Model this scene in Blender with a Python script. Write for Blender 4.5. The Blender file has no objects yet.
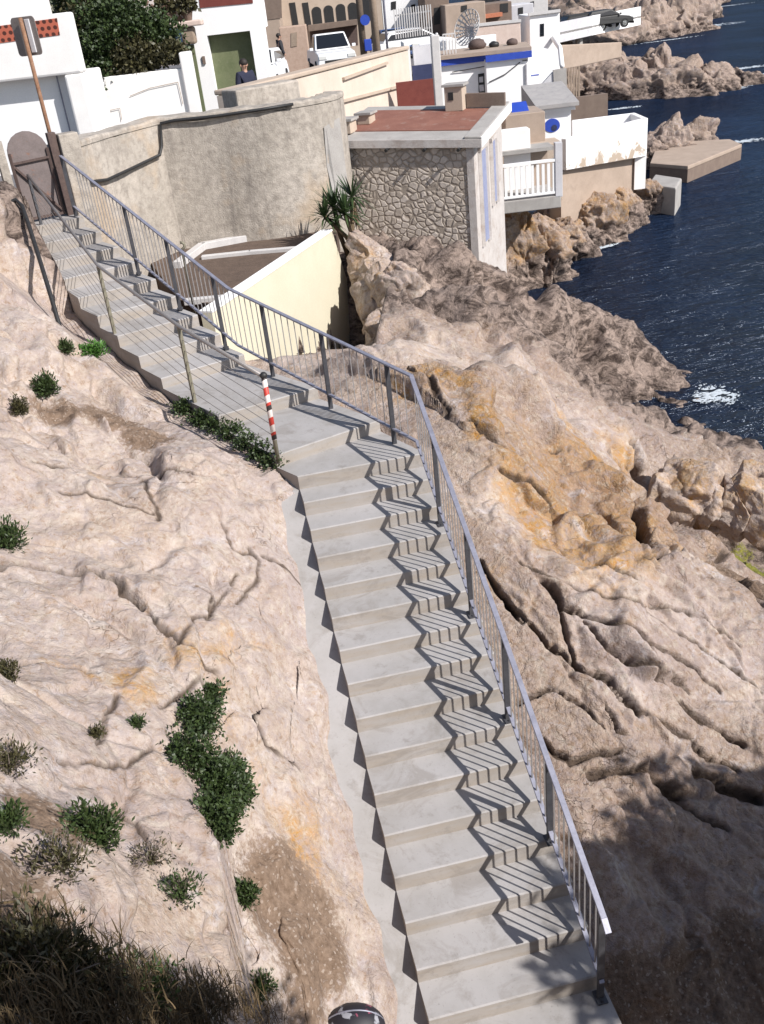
import bpy, math, random
import numpy as np
from mathutils import Vector, Matrix

random.seed(11)
rng = np.random.default_rng(11)
S = bpy.context.scene
COL = S.collection
PI = math.pi

# ------------------------------------------------------------------ camera
# The photographer's eye is the origin, z is up, y is the way the lens points.
FOC = 940.0
CX, CY = 382.0, 512.0
RC = np.array([[0.99325660, -0.05648082, -0.10124847],
               [0.11593677, 0.48388398, 0.86741856],
               [0.0, 0.87330763, -0.48716916]])          # right, up, forward
cam_d = bpy.data.cameras.new('camera')
cam = bpy.data.objects.new('camera', cam_d)
COL.objects.link(cam)
cam_d.sensor_fit = 'VERTICAL'
cam_d.sensor_height = 24.0
cam_d.lens = FOC / 1024.0 * 24.0
cam_d.clip_start = 0.05
cam_d.clip_end = 9000.0
cam.matrix_world = Matrix([[RC[0, 0], RC[1, 0], -RC[2, 0], 0],
                           [RC[0, 1], RC[1, 1], -RC[2, 1], 0],
                           [RC[0, 2], RC[1, 2], -RC[2, 2], 0],
                           [0, 0, 0, 1]])
S.camera = cam


def rayv(x, y):
    return np.array([(x - CX) / FOC, -(y - CY) / FOC, 1.0]) @ RC


def at(x, y, Y):
    """world point Y metres ahead that was surveyed at this spot of the photograph"""
    v = rayv(x, y)
    return v * (Y / v[1])


def atz(x, y, z):
    v = rayv(x, y)
    return v * (z / v[2])


def project(P):
    q = P @ RC.T
    return np.c_[CX + FOC * q[:, 0] / q[:, 2], CY - FOC * q[:, 1] / q[:, 2]], q[:, 2]


SEA = -8.6
ROAD = -3.1

# ------------------------------------------------------------------ light
SUN_AZ, SUN_EL = math.radians(-37), math.radians(40)
sdir = Vector((math.cos(SUN_EL) * math.cos(SUN_AZ), math.cos(SUN_EL) * math.sin(SUN_AZ), math.sin(SUN_EL)))
sl = bpy.data.lights.new('sun', 'SUN')
sl.energy = 4.6
sl.angle = math.radians(0.5)
sl.color = (1.0, 0.965, 0.92)
so = bpy.data.objects.new('sun', sl)
COL.objects.link(so)
so.rotation_euler = sdir.to_track_quat('Z', 'Y').to_euler()
so.location = (6, -6, 12)
w = bpy.data.worlds.new('World')
S.world = w
w.use_nodes = True
nt = w.node_tree
sky = nt.nodes.new('ShaderNodeTexSky')
sky.sky_type = 'NISHITA'
sky.sun_disc = False
sky.sun_elevation = SUN_EL
sky.sun_rotation = math.radians(90) - SUN_AZ
sky.air_density = 1.0
sky.dust_density = 1.0
bg = nt.nodes['Background']
nt.links.new(sky.outputs[0], bg.inputs[0])
bg.inputs[1].default_value = 0.085
S.view_settings.view_transform = 'Standard'
S.view_settings.look = 'None'
S.view_settings.gamma = 1.0
S.view_settings.exposure = 0.45
S.view_settings.use_curve_mapping = False


# ------------------------------------------------------------------ materials
class NT:
    def __init__(s, name):
        s.m = bpy.data.materials.new(name)
        s.m.use_nodes = True
        s.t = s.m.node_tree
        s.b = s.t.nodes['Principled BSDF']
        s.tc = s.t.nodes.new('ShaderNodeTexCoord').outputs['Object']

    def n(s, typ, **kw):
        nd = s.t.nodes.new(typ)
        for k, v in kw.items():
            setattr(nd, k, v)
        return nd

    def l(s, a, b):
        s.t.links.new(a, b)

    def scale(s, vec, loc=(0, 0, 0), rot=(0, 0, 0), src=None):
        mp = s.n('ShaderNodeMapping')
        mp.inputs['Location'].default_value = loc
        mp.inputs['Rotation'].default_value = rot
        mp.inputs['Scale'].default_value = vec
        s.l(src or s.tc, mp.inputs[0])
        return mp.outputs[0]

    def noise(s, scale, detail=5, rough=.6, vec=None, dist=0.0):
        nd = s.n('ShaderNodeTexNoise')
        nd.inputs['Scale'].default_value = scale
        nd.inputs['Detail'].default_value = detail
        nd.inputs['Roughness'].default_value = rough
        nd.inputs['Distortion'].default_value = dist
        s.l(vec or s.tc, nd.inputs['Vector'])
        return nd.outputs[0]

    def voro(s, scale, vec=None, feature='F1', rnd=1.0):
        nd = s.n('ShaderNodeTexVoronoi', feature=feature)
        nd.inputs['Scale'].default_value = scale
        nd.inputs['Randomness'].default_value = rnd
        s.l(vec or s.tc, nd.inputs['Vector'])
        return nd

    def ramp(s, fac, stops):
        nd = s.n('ShaderNodeValToRGB')
        el = nd.color_ramp.elements
        while len(el) < len(stops):
            el.new(0.5)
        for e, (p, c) in zip(el, stops):
            e.position = p
            e.color = (*c, 1) if len(c) == 3 else c
        s.l(fac, nd.inputs[0])
        return nd.outputs[0]

    def fr(s, fac, lo, hi):
        nd = s.n('ShaderNodeMapRange')
        nd.inputs[1].default_value = lo
        nd.inputs[2].default_value = hi
        s.l(fac, nd.inputs[0])
        return nd.outputs[0]

    def mix(s, fac, a, b, blend='MIX'):
        nd = s.n('ShaderNodeMix', data_type='RGBA', blend_type=blend)
        for sock, v in ((nd.inputs[0], fac), (nd.inputs[6], a), (nd.inputs[7], b)):
            if isinstance(v, (int, float)):
                sock.default_value = v
            elif isinstance(v, tuple):
                sock.default_value = (*v, 1)
            else:
                s.l(v, sock)
        return nd.outputs[2]

    def math(s, op, a, b=0.5):
        nd = s.n('ShaderNodeMath', operation=op)
        for i, v in enumerate((a, b)):
            if isinstance(v, (int, float)):
                nd.inputs[i].default_value = v
            else:
                s.l(v, nd.inputs[i])
        return nd.outputs[0]

    def attr(s, name):
        nd = s.n('ShaderNodeAttribute')
        nd.attribute_name = name
        sp = s.n('ShaderNodeSeparateColor')
        s.l(nd.outputs[0], sp.inputs[0])
        return sp.outputs

    def bump(s, h, strength=.4, dist=.02):
        nd = s.n('ShaderNodeBump')
        nd.inputs['Strength'].default_value = strength
        nd.inputs['Distance'].default_value = dist
        s.l(h, nd.inputs['Height'])
        s.l(nd.outputs[0], s.b.inputs['Normal'])

    def out(s, col=None, rough=.8, metal=0.0, spec=None):
        if col is not None:
            if isinstance(col, tuple):
                s.b.inputs['Base Color'].default_value = (*col, 1)
            else:
                s.l(col, s.b.inputs['Base Color'])
        if isinstance(rough, (int, float)):
            s.b.inputs['Roughness'].default_value = rough
        else:
            s.l(rough, s.b.inputs['Roughness'])
        s.b.inputs['Metallic'].default_value = metal
        if spec is not None:
            s.b.inputs['Specular IOR Level'].default_value = spec
        return s.m


def worn(name, a, b, scale=3.0, rough=.8, metal=0.0, bump=.25, bdist=.01, stain=None, stain_at=(.58, .75), fine=40.0, streak=False):
    """two-tone weathered surface, with optional stains of a third colour"""
    t = NT(name)
    n1 = t.noise(scale, 6, .65)
    n2 = t.noise(fine, 3, .6)
    c = t.mix(t.fr(n1, .35, .65), a, b)
    c = t.mix(t.math('MULTIPLY', t.fr(n2, .35, .7), .35), c, tuple(min(1, x * 1.25 + .01) for x in b))
    if stain:
        vec = t.scale((1, 1, .18)) if streak else None
        n3 = t.noise(scale * 1.3, 7, .7, vec=vec, dist=.3)
        c = t.mix(t.fr(n3, *stain_at), c, stain)
    t.bump(t.math('ADD', t.math('MULTIPLY', n2, .5), n1), bump, bdist)
    return t.out(c, rough, metal)


M = {}
M['white'] = worn('white_render', (.82, .80, .78), (.74, .72, .70), 2.0, stain=(.52, .47, .42), stain_at=(.66, .86), streak=True)
M['white_clean'] = worn('white_paint', (.83, .82, .81), (.78, .77, .77), 2.0, bump=.1)
M['steel'] = worn('galvanised_steel', (.20, .20, .25), (.29, .29, .35), 9.0, rough=.45, metal=.35, bump=.08, bdist=.003)
M['steel_dark'] = worn('dark_steel', (.055, .055, .062), (.085, .085, .095), 9.0, rough=.5, metal=.3, bump=.08, bdist=.003)
M['bar'] = worn('pale_steel_bar', (.27, .26, .27), (.35, .33, .32), 9.0, rough=.5, metal=.3, bump=.05, bdist=.002)
M['olive_post'] = worn('weathered_post', (.16, .145, .10), (.22, .20, .15), 12.0, rough=.6, metal=.2, bump=.1, bdist=.003)
M['cable'] = worn('steel_cable', (.26, .23, .21), (.34, .31, .29), 30.0, rough=.45, metal=.5, bump=.1, bdist=.002)
M['rust'] = worn('rusty_steel', (.16, .075, .04), (.27, .15, .09), 14.0, rough=.85, metal=.1, stain=(.32, .26, .22))
M['rust_dark'] = worn('dark_rusty_iron', (.075, .05, .045), (.11, .075, .065), 10.0, rough=.8, metal=.2)
M['gate'] = worn('weathered_gate_sheet', (.13, .105, .10), (.18, .145, .14), 6.0, rough=.75, metal=.15, stain=(.23, .11, .07), stain_at=(.58, .72))
M['sign_back'] = worn('sign_back_metal', (.19, .16, .145), (.24, .21, .20), 5.0, rough=.6, metal=.4)
M['black'] = worn('black_plastic', (.012, .012, .013), (.022, .021, .021), 20.0, rough=.55, bump=.1)
M['glass'] = NT('dark_glass').out((.012, .014, .018), .08)
M['tyre'] = NT('tyre_rubber').out((.02, .02, .021), .85)
M['car_white'] = NT('white_car_paint').out((.78, .78, .79), .22)
M['car_blue'] = NT('blue_car_paint').out((.045, .08, .19), .25)
M['lamp'] = NT('lamp_glass').out((.6, .6, .58), .12)
M['chrome'] = NT('chrome').out((.5, .5, .5), .25, 1.0)
M['blue'] = worn('blue_paint', (.012, .045, .32), (.02, .06, .38), 5.0, rough=.55, bump=.1)
M['blue_pale'] = worn('pale_blue_paint', (.20, .22, .34), (.26, .28, .40), 5.0, rough=.6, bump=.1)
M['navy'] = worn('navy_paint', (.012, .018, .06), (.02, .028, .08), 5.0, rough=.6)
M['cream'] = worn('cream_render', (.54, .495, .375), (.58, .535, .415), 1.6, bump=.12, stain=(.50, .44, .32), stain_at=(.62, .9))
M['cream_wall'] = worn('aged_cream_render', (.52, .43, .355), (.60, .51, .43), 1.2, stain=(.47, .36, .28), stain_at=(.55, .8), streak=True)
M['maroon'] = worn('maroon_panel', (.12, .022, .016), (.16, .035, .025), 6.0, rough=.7)
M['red_roof'] = worn('red_roof_coating', (.17, .065, .045), (.23, .10, .07), 2.5, rough=.85, stain=(.30, .21, .17), stain_at=(.55, .75))
M['grey_roof'] = worn('grey_roof_felt', (.26, .25, .25), (.34, .32, .31), 3.0, rough=.9, stain=(.18, .17, .17))
M['beige'] = worn('beige_render', (.38, .30, .235), (.46, .37, .295), 1.5, stain=(.36, .28, .21))
M['tan'] = worn('tan_render', (.30, .23, .18), (.38, .295, .235), 1.5, stain=(.30, .23, .18))
M['brown_panel'] = worn('brown_panel', (.14, .10, .08), (.19, .14, .11), 3.0, rough=.85)
M['green_door'] = worn('green_garage_door', (.10, .12, .055), (.14, .155, .08), 3.0, rough=.7, stain=(.19, .19, .12))
M['asphalt'] = worn('asphalt', (.10, .095, .10), (.14, .13, .135), 2.0, rough=.9, fine=90)
M['soil'] = worn('brown_soil', (.075, .05, .037), (.115, .078, .058), 4.0, rough=.95, bump=.8, bdist=.03, fine=30)
M['kerb'] = worn('pale_kerb', (.46, .445, .44), (.54, .52, .51), 4.0, stain=(.42, .39, .36), stain_at=(.6, .8))
M['conc_grey'] = worn('grey_concrete', (.27, .25, .235), (.36, .34, .32), 2.0, stain=(.25, .22, .20), streak=True, bump=.4, bdist=.015)
M['conc_smooth'] = worn('smooth_grey_render', (.46, .45, .47), (.54, .53, .55), 2.0, stain=(.34, .33, .34))
M['wood'] = worn('weathered_wood', (.23, .17, .125), (.30, .23, .175), 8.0, rough=.85)
M['terracotta'] = worn('terracotta', (.40, .13, .07), (.48, .18, .10), 10.0, rough=.8)
M['brick'] = worn('orange_brick', (.36, .25, .19), (.44, .32, .25), 6.0, rough=.85, stain=(.3, .16, .11))
M['skin'] = NT('skin').out((.42, .24, .17), .6)
M['hair'] = NT('dark_hair').out((.02, .014, .011), .7)
M['navy_cloth'] = worn('navy_cloth', (.012, .014, .032), (.02, .022, .045), 30.0, rough=.95)
M['dark_trousers'] = worn('dark_trousers', (.025, .025, .03), (.035, .035, .04), 30.0, rough=.95)
M['foam'] = worn('sea_foam', (.50, .54, .58), (.40, .45, .50), 6.0, rough=.7)
M['pot'] = worn('dark_pot', (.10, .07, .05), (.15, .10, .08), 10.0)
M['stone_pink'] = worn('pinkish_stone', (.52, .40, .34), (.60, .48, .42), 5.0)


def leafmat(name, a, b, rough=.55):
    t = NT(name)
    n1 = t.noise(9.0, 3)
    info = t.n('ShaderNodeNewGeometry')
    c = t.mix(info.outputs['Random Per Island'], a, b)
    c = t.mix(t.math('MULTIPLY', t.fr(n1, .4, .65), .5), c, tuple(x * .6 for x in a))
    return t.out(c, rough)


M['leaf_dark'] = leafmat('dark_green_leaf', (.022, .040, .010), (.055, .085, .022))
M['leaf_mid'] = leafmat('mid_green_leaf', (.026, .048, .012), (.060, .088, .024))
M['leaf_bright'] = leafmat('bright_green_leaf', (.05, .14, .02), (.10, .22, .04))
M['leaf_olive'] = leafmat('olive_leaf', (.040, .038, .014), (.085, .075, .030))
M['grass_dry'] = leafmat('dry_grass', (.16, .105, .05), (.085, .06, .028), .8)
M['grass_dark'] = leafmat('shaded_grass', (.080, .056, .027), (.15, .105, .052), .8)
M['yucca'] = leafmat('yucca_leaf', (.022, .045, .014), (.055, .09, .03), .5)
M['yucca_dead'] = leafmat('dead_yucca_leaf', (.17, .12, .07), (.10, .065, .035), .8)
M['twig'] = worn('grey_twig', (.14, .11, .09), (.20, .16, .13), 20.0)
M['bark'] = worn('bark', (.10, .07, .05), (.15, .11, .08), 20.0, bump=.6)


# ------------------------------------------------------------------ mesh helpers
class MB:
    def __init__(s):
        s.v = []
        s.f = []

    def add(s, vs, fs):
        o = len(s.v)
        s.v += [tuple(map(float, p)) for p in vs]
        s.f += [tuple(o + i for i in f) for f in fs]
        return s

    def hexa(s, p):
        """eight corners: bottom ring of four then top ring of four"""
        return s.add(p, [(3, 2, 1, 0), (4, 5, 6, 7), (0, 1, 5, 4), (1, 2, 6, 5), (2, 3, 7, 6), (3, 0, 4, 7)])

    def box(s, c, size, rz=0.0):
        hx, hy, hz = size[0] / 2, size[1] / 2, size[2] / 2
        ca, sa = math.cos(rz), math.sin(rz)
        q = [(x * ca - y * sa + c[0], x * sa + y * ca + c[1], z + c[2]) for z in (-hz, hz) for x, y in ((-hx, -hy), (hx, -hy), (hx, hy), (-hx, hy))]
        return s.hexa(q)

    def prism(s, ring, z0, z1):
        n = len(ring)
        zz = (lambda z, i: z[i] if hasattr(z, '__len__') else z)
        vs = [(p[0], p[1], zz(z0, i)) for i, p in enumerate(ring)] + [(p[0], p[1], zz(z1, i)) for i, p in enumerate(ring)]
        fs = [tuple(range(n - 1, -1, -1)), tuple(range(n, 2 * n))] + [(i, (i + 1) % n, n + (i + 1) % n, n + i) for i in range(n)]
        return s.add(vs, fs)

    def slab(s, quad, thick):
        """flat polygon thickened by the vector thick"""
        n = len(quad)
        t = np.array(thick)
        vs = [tuple(np.array(q)) for q in quad] + [tuple(np.array(q) + t) for q in quad]
        fs = [tuple(range(n)), tuple(range(2 * n - 1, n - 1, -1))] + [(i, n + i, n + (i + 1) % n, (i + 1) % n) for i in range(n)]
        return s.add(vs, fs)

    def bar(s, a, b, wx, wy, up=(0, 0, 1)):
        """rectangular bar from a to b: wx across, wy along the up side"""
        a, b = Vector(a), Vector(b)
        d = (b - a).normalized()
        sx = d.cross(Vector(up))
        if sx.length < 1e-4:
            sx = d.cross(Vector((1, 0, 0)))
        sx.normalize()
        sy = sx.cross(d).normalized()
        q = []
        for p in (a, b):
            for i, j in ((-1, -1), (1, -1), (1, 1), (-1, 1)):
                q.append(p + sx * (i * wx / 2) + sy * (j * wy / 2))
        return s.hexa(q)

    def tube(s, pts, r, seg=8, cap=True):
        pts = [Vector(p) for p in pts]
        n = len(pts)
        rs = r if hasattr(r, '__len__') else [r] * n
        o = len(s.v)
        ref = None
        for i, p in enumerate(pts):
            d = (pts[min(i + 1, n - 1)] - pts[max(i - 1, 0)]).normalized()
            if ref is None:
                ref = d.orthogonal().normalized()
            ref = (ref - d * ref.dot(d)).normalized()
            bi = d.cross(ref)
            for k in range(seg):
                a = 2 * PI * k / seg
                s.v.append(tuple(p + (ref * math.cos(a) + bi * math.sin(a)) * rs[i]))
        for i in range(n - 1):
            for k in range(seg):
                s.f.append((o + i * seg + k, o + i * seg + (k + 1) % seg, o + (i + 1) * seg + (k + 1) % seg, o + (i + 1) * seg + k))
        if cap:
            s.f.append(tuple(o + k for k in range(seg - 1, -1, -1)))
            s.f.append(tuple(o + (n - 1) * seg + k for k in range(seg)))
        return s

    def lathe(s, c, prof, seg=16):
        o = len(s.v)
        for r, z in prof:
            for k in range(seg):
                a = 2 * PI * k / seg
                s.v.append((c[0] + r * math.cos(a), c[1] + r * math.sin(a), c[2] + z))
        for i in range(len(prof) - 1):
            for k in range(seg):
                s.f.append((o + i * seg + k, o + i * seg + (k + 1) % seg, o + (i + 1) * seg + (k + 1) % seg, o + (i + 1) * seg + k))
        s.f.append(tuple(o + k for k in range(seg - 1, -1, -1)))
        s.f.append(tuple(o + (len(prof) - 1) * seg + k for k in range(seg)))
        return s

    def blob(s, c, rad, seg=12, rings=8, jit=0.0, rot=0.0):
        o = len(s.v)
        cr, sr = math.cos(rot), math.sin(rot)
        for i in range(rings + 1):
            th = PI * i / rings
            for k in range(seg):
                a = 2 * PI * k / seg
                q = 1 + jit * (rng.random() - .5)
                x, y, z = rad[0] * math.sin(th) * math.cos(a) * q, rad[1] * math.sin(th) * math.sin(a) * q, rad[2] * math.cos(th) * q
                s.v.append((c[0] + x * cr - y * sr, c[1] + x * sr + y * cr, c[2] + z))
        for i in range(rings):
            for k in range(seg):
                s.f.append((o + i * seg + k, o + (i + 1) * seg + k, o + (i + 1) * seg + (k + 1) % seg, o + i * seg + (k + 1) % seg))
        return s

    def build(s, name, m, parent=None, bevel=0.0, smooth=False, seg=2):
        me = bpy.data.meshes.new(name)
        org = Vector((0, 0, 0))
        q = parent
        while q is not None:
            org = org + q.location
            q = q.parent
        me.from_pydata([(x - org.x, y - org.y, z - org.z) for x, y, z in s.v], [], s.f)
        me.validate()
        me.update()
        me.materials.append(M[m] if isinstance(m, str) else m)
        if smooth:
            for p in me.polygons:
                p.use_smooth = True
        o = bpy.data.objects.new(name, me)
        COL.objects.link(o)
        if parent:
            o.parent = parent
        if bevel:
            b = o.modifiers.new('bevel', 'BEVEL')
            b.width = bevel
            b.segments = seg
            b.limit_method = 'ANGLE'
            b.angle_limit = math.radians(40)
        return o


def tag(o, label=None, cat=None, group=None, kind=None):
    for k, v in (('label', label), ('category', cat), ('group', group), ('kind', kind)):
        if v:
            o[k] = v
    return o


def thing(name, loc, label, cat, group=None):
    o = bpy.data.objects.new(name, None)
    o.empty_display_size = .2
    o.location = tuple(map(float, loc))
    COL.objects.link(o)
    return tag(o, label, cat, group)


def copy_tree(o, parent=None):
    c = o.copy()
    COL.objects.link(c)
    if parent:
        c.parent = parent
    for ch in list(o.children):
        copy_tree(ch, c)
    return c


def npmesh(name, V, Fq, m, parent=None, smooth=False):
    """fast mesh from arrays, all faces with the same corner count"""
    me = bpy.data.meshes.new(name)
    V = np.asarray(V, np.float64)
    q = parent
    while q is not None:
        V = V - np.array(q.location)
        q = q.parent
    Fq = np.asarray(Fq, np.int32)
    nf, k = Fq.shape
    me.vertices.add(len(V))
    me.vertices.foreach_set('co', V.astype(np.float32).ravel())
    me.loops.add(nf * k)
    me.loops.foreach_set('vertex_index', Fq.ravel())
    me.polygons.add(nf)
    me.polygons.foreach_set('loop_start', np.arange(0, nf * k, k, dtype=np.int32))
    me.update(calc_edges=True)
    if smooth:
        me.polygons.foreach_set('use_smooth', np.ones(nf, bool))
    me.materials.append(M[m] if isinstance(m, str) else m)
    o = bpy.data.objects.new(name, me)
    COL.objects.link(o)
    if parent:
        o.parent = parent
    return o


# ------------------------------------------------------------------ noise on arrays
def _h(ix, iy, iz, s):
    n = (ix.astype(np.uint32) * np.uint32(374761393) + iy.astype(np.uint32) * np.uint32(668265263) + iz.astype(np.uint32) * np.uint32(2147483647) + np.uint32(s * 974711 + 12345))
    n = (n ^ (n >> np.uint32(13))) * np.uint32(1274126177)
    n = (n ^ (n >> np.uint32(16))) * np.uint32(2246822519)
    return n ^ (n >> np.uint32(15))


def vnoise(P, s=0):
    """smooth gradient noise, about -1..1"""
    I = np.floor(P).astype(np.int64)
    f = P - I
    u = f * f * f * (f * (f * 6 - 15) + 10)
    res = 0
    for dx in (0, 1):
        for dy in (0, 1):
            for dz in (0, 1):
                h = _h(I[:, 0] + dx, I[:, 1] + dy, I[:, 2] + dz, s)
                g = np.c_[(h & 1023) / 511.5 - 1, ((h >> 10) & 1023) / 511.5 - 1, ((h >> 20) & 1023) / 511.5 - 1]
                d = (g * (f - (dx, dy, dz))).sum(1)
                res = res + d * (u[:, 0] if dx else 1 - u[:, 0]) * (u[:, 1] if dy else 1 - u[:, 1]) * (u[:, 2] if dz else 1 - u[:, 2])
    return res * 1.3


def fbm(P, octv=4, s=0, gain=.5):
    r = 0
    a = 1.0
    for i in range(octv):
        r = r + a * vnoise(P * 2.03 ** i + 17.3 * i, s + i)
        a *= gain
    return r


def ridged(P, octv=3, s=0):
    r = 0
    a = 1.0
    for i in range(octv):
        r = r + a * (1 - np.abs(vnoise(P * 2.1 ** i + 9.1 * i, s + i)) * 2)
        a *= .5
    return r


def worley(P, s=0):
    """distance to nearest and second nearest feature, and id noise of the nearest"""
    I = np.floor(P).astype(np.int64)
    f1 = np.full(len(P), 9.0)
    f2 = np.full(len(P), 9.0)
    idn = np.zeros(len(P))
    for dx in (-1, 0, 1):
        for dy in (-1, 0, 1):
            for dz in (-1, 0, 1):
                J = I + (dx, dy, dz)
                h = _h(J[:, 0], J[:, 1], J[:, 2], s)
                q = J + np.c_[(h & 1023) / 1023, ((h >> 10) & 1023) / 1023, ((h >> 20) & 1023) / 1023]
                d = ((q - P) ** 2).sum(1)
                nb = d < f1
                f2 = np.where(nb, f1, np.minimum(f2, d))
                idn = np.where(nb, (h % 997) / 997.0, idn)
                f1 = np.where(nb, d, f1)
    return np.sqrt(f1), np.sqrt(f2), idn


def facets(P, s=0, tilt=.5, sharp=15.0, U=None):
    """broken blocks: every cell of the rock is a tilted face of its own, with worn edges; also the gap to the next block"""
    P = P.astype(np.float32)
    U = P if U is None else U.astype(np.float32)
    I = np.floor(P).astype(np.int32)
    f1 = np.full(len(P), 9.0, np.float32)
    f2 = np.full(len(P), 9.0, np.float32)
    num = np.zeros(len(P))
    den = np.zeros(len(P)) + 1e-12
    for dx in (-1, 0, 1):
        for dy in (-1, 0, 1):
            for dz in (-1, 0, 1):
                J = I + (dx, dy, dz)
                k = _h(J[:, 0], J[:, 1], J[:, 2], s)
                q = (J + np.c_[(k & 1023) / 1023, ((k >> 10) & 1023) / 1023, ((k >> 20) & 1023) / 1023]).astype(np.float32)
                k2 = k * np.uint32(2654435761) ^ (k >> np.uint32(7))
                e = P - q
                d = np.sqrt((e ** 2).sum(1))
                e = U - q
                g = tilt * (((k2 & 255) / 127.5 - 1) * e[:, 0] + (((k2 >> 8) & 255) / 127.5 - 1) * e[:, 1] + (((k2 >> 16) & 255) / 127.5 - 1) * e[:, 2]) + (((k2 >> 24) & 255) / 255.0 - .5) * .5
                wt = np.exp(-sharp * d)
                num += wt * g
                den += wt
                nb = d < f1
                f2 = np.where(nb, f1, np.minimum(f2, d))
                f1 = np.where(nb, d, f1)
    return num / den, f2 - f1


def rock_detail(P, N, rough=1.0, rot=-.75, sc=1.0, fac=1.0, sharp=None):
    """how far the rock face stands out along its normal: blocks, ledges and grain"""
    c, s_ = math.cos(rot), math.sin(rot)
    Q = np.c_[P[:, 0] * c + P[:, 1] * s_, -P[:, 0] * s_ + P[:, 1] * c, P[:, 2]] / sc
    sh_ = 13 + 20 * np.clip((13.5 - P[:, 1]) / 5, 0, 1) if sharp is None else sharp
    tl = .55
    Q = np.c_[Q[:, 0], Q[:, 1] * math.cos(tl) - Q[:, 2] * math.sin(tl), Q[:, 1] * math.sin(tl) + Q[:, 2] * math.cos(tl)]
    Q0 = Q
    Q = Q + .26 * np.c_[vnoise(Q * 1.1, 61), vnoise(Q * 1.1, 62), vnoise(Q * 1.1, 63)] + .09 * np.c_[vnoise(Q * 3.7, 64), vnoise(Q * 3.7, 65), vnoise(Q * 3.7, 66)]
    h = .10 * fbm(Q * .6, 2, 5)
    m1, m2, m3 = np.array([.42, .75, .9]), np.array([1.3, 2.0, 2.3]), np.array([4.6, 5.6, 6.0])
    a, ga = facets(Q * m1, 3, .8, sh_ * 1.6, Q0 * m1)
    b, gb = facets(Q * m2 + 5, 4, .95, sh_ * 1.3, Q0 * m2 + 5)
    e, ge = facets(Q * m3 + 9, 6, .95, sh_, Q0 * m3 + 9)
    h = h + fac * rough * (.46 * a + .175 * b * np.clip(.7 + 1.4 * vnoise(Q * .7, 15), 0, 2) + .030 * e * np.clip(.8 + 1.2 * vnoise(Q * 1.3, 16), 0, 2))
    # long ledges along the bedding
    sv = Q[:, 1] * .95 + Q[:, 2] * .35 + .5 * vnoise(Q * .5, 51) + .16 * vnoise(Q * 1.9, 52)
    fr_ = sv - np.floor(sv)
    led = np.where(fr_ < .86, fr_ / .86, (1 - fr_) / .14) - .5
    sv2 = sv * 2.7 + .3 * vnoise(Q * 1.4, 53)
    fr2 = sv2 - np.floor(sv2)
    led2 = np.where(fr2 < .8, fr2 / .8, (1 - fr2) / .2) - .5
    h = h + rough * (.17 * led * np.clip(.5 + 1.5 * vnoise(Q * .6, 54), 0, 1.3) + .06 * led2 * np.clip(.3 + 1.6 * vnoise(Q * .8, 55), 0, 1.3))
    h = h - .05 * np.exp(-(ga / .05) ** 2) - .022 * np.exp(-(gb / .06) ** 2) * rough
    h = h + .018 * fbm(Q * np.array([1.4, 2.6, 2.6]), 3, 21) + rough * (.007 * ridged(Q * 5.5, 2, 31) + .009 * fbm(Q * 19, 2, 41))
    return h * sc
# ------------------------------------------------------------------ stair geometry (shared by the rock)
L0 = np.array([-0.92532, 9.79609, -4.86821])       # left end of the first step edge of the lower flight
D1 = np.array([0.05492, -0.33988, -0.17])           # one step down
N1 = np.array([0.98887, 0.14876, 0.0])              # across, left to right
WID = 1.53
NLOW = 19
A2 = np.array([-2.804, 12.34, -4.394])              # left end of the lowest regular step of the upper flight
D2 = np.array([-0.35992, 0.52047, 0.17484])
N2 = np.array([0.87594, 0.48242, 0.0])
W2 = 1.26
NUP = 8
# step edges from the top of the stair to its foot: (left, right)
edges = []
for k in range(NUP, -1, -1):
    edges.append((A2 + k * D2 + N2 * max(0, .125 * (k - 4.5)), A2 + W2 * N2 + k * D2))
edges.append((np.array([-1.93, 11.13, -4.545]), np.array([-.66, 11.72, -4.545])))
edges.append((np.array([-1.18, 10.10, -4.705]), np.array([.10, 10.78, -4.705])))
for k in range(NLOW):
    edges.append((L0 + k * D1, L0 + WID * N1 + k * D1))
I_LOW = len(edges) - NLOW
EL = np.array([e[0] for e in edges])
ER = np.array([e[1] for e in edges])


def seg_query(P, poly):
    """signed side distance (left positive when walking down) and height of the polyline's nearest point"""
    best = np.full(len(P), 1e9)
    sd = np.zeros(len(P))
    zz = np.zeros(len(P))
    tt = np.zeros(len(P))
    for i in range(len(poly) - 1):
        a, b = poly[i], poly[i + 1]
        d = b[:2] - a[:2]
        L = np.hypot(*d)
        t = np.clip(((P[:, :2] - a[:2]) @ d) / L ** 2, 0, 1)
        q = a[:2] + t[:, None] * d
        r = np.hypot(*(P[:, :2] - q).T)
        cr = (d[0] * (P[:, 1] - a[1]) - d[1] * (P[:, 0] - a[0])) / L
        m = r < best
        best = np.where(m, r, best)
        sd = np.where(m, np.sign(cr) * r, sd)
        zz = np.where(m, a[2] + t * (b[2] - a[2]), zz)
        tt = np.where(m, i + t, tt)
    return sd, zz, tt


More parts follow.
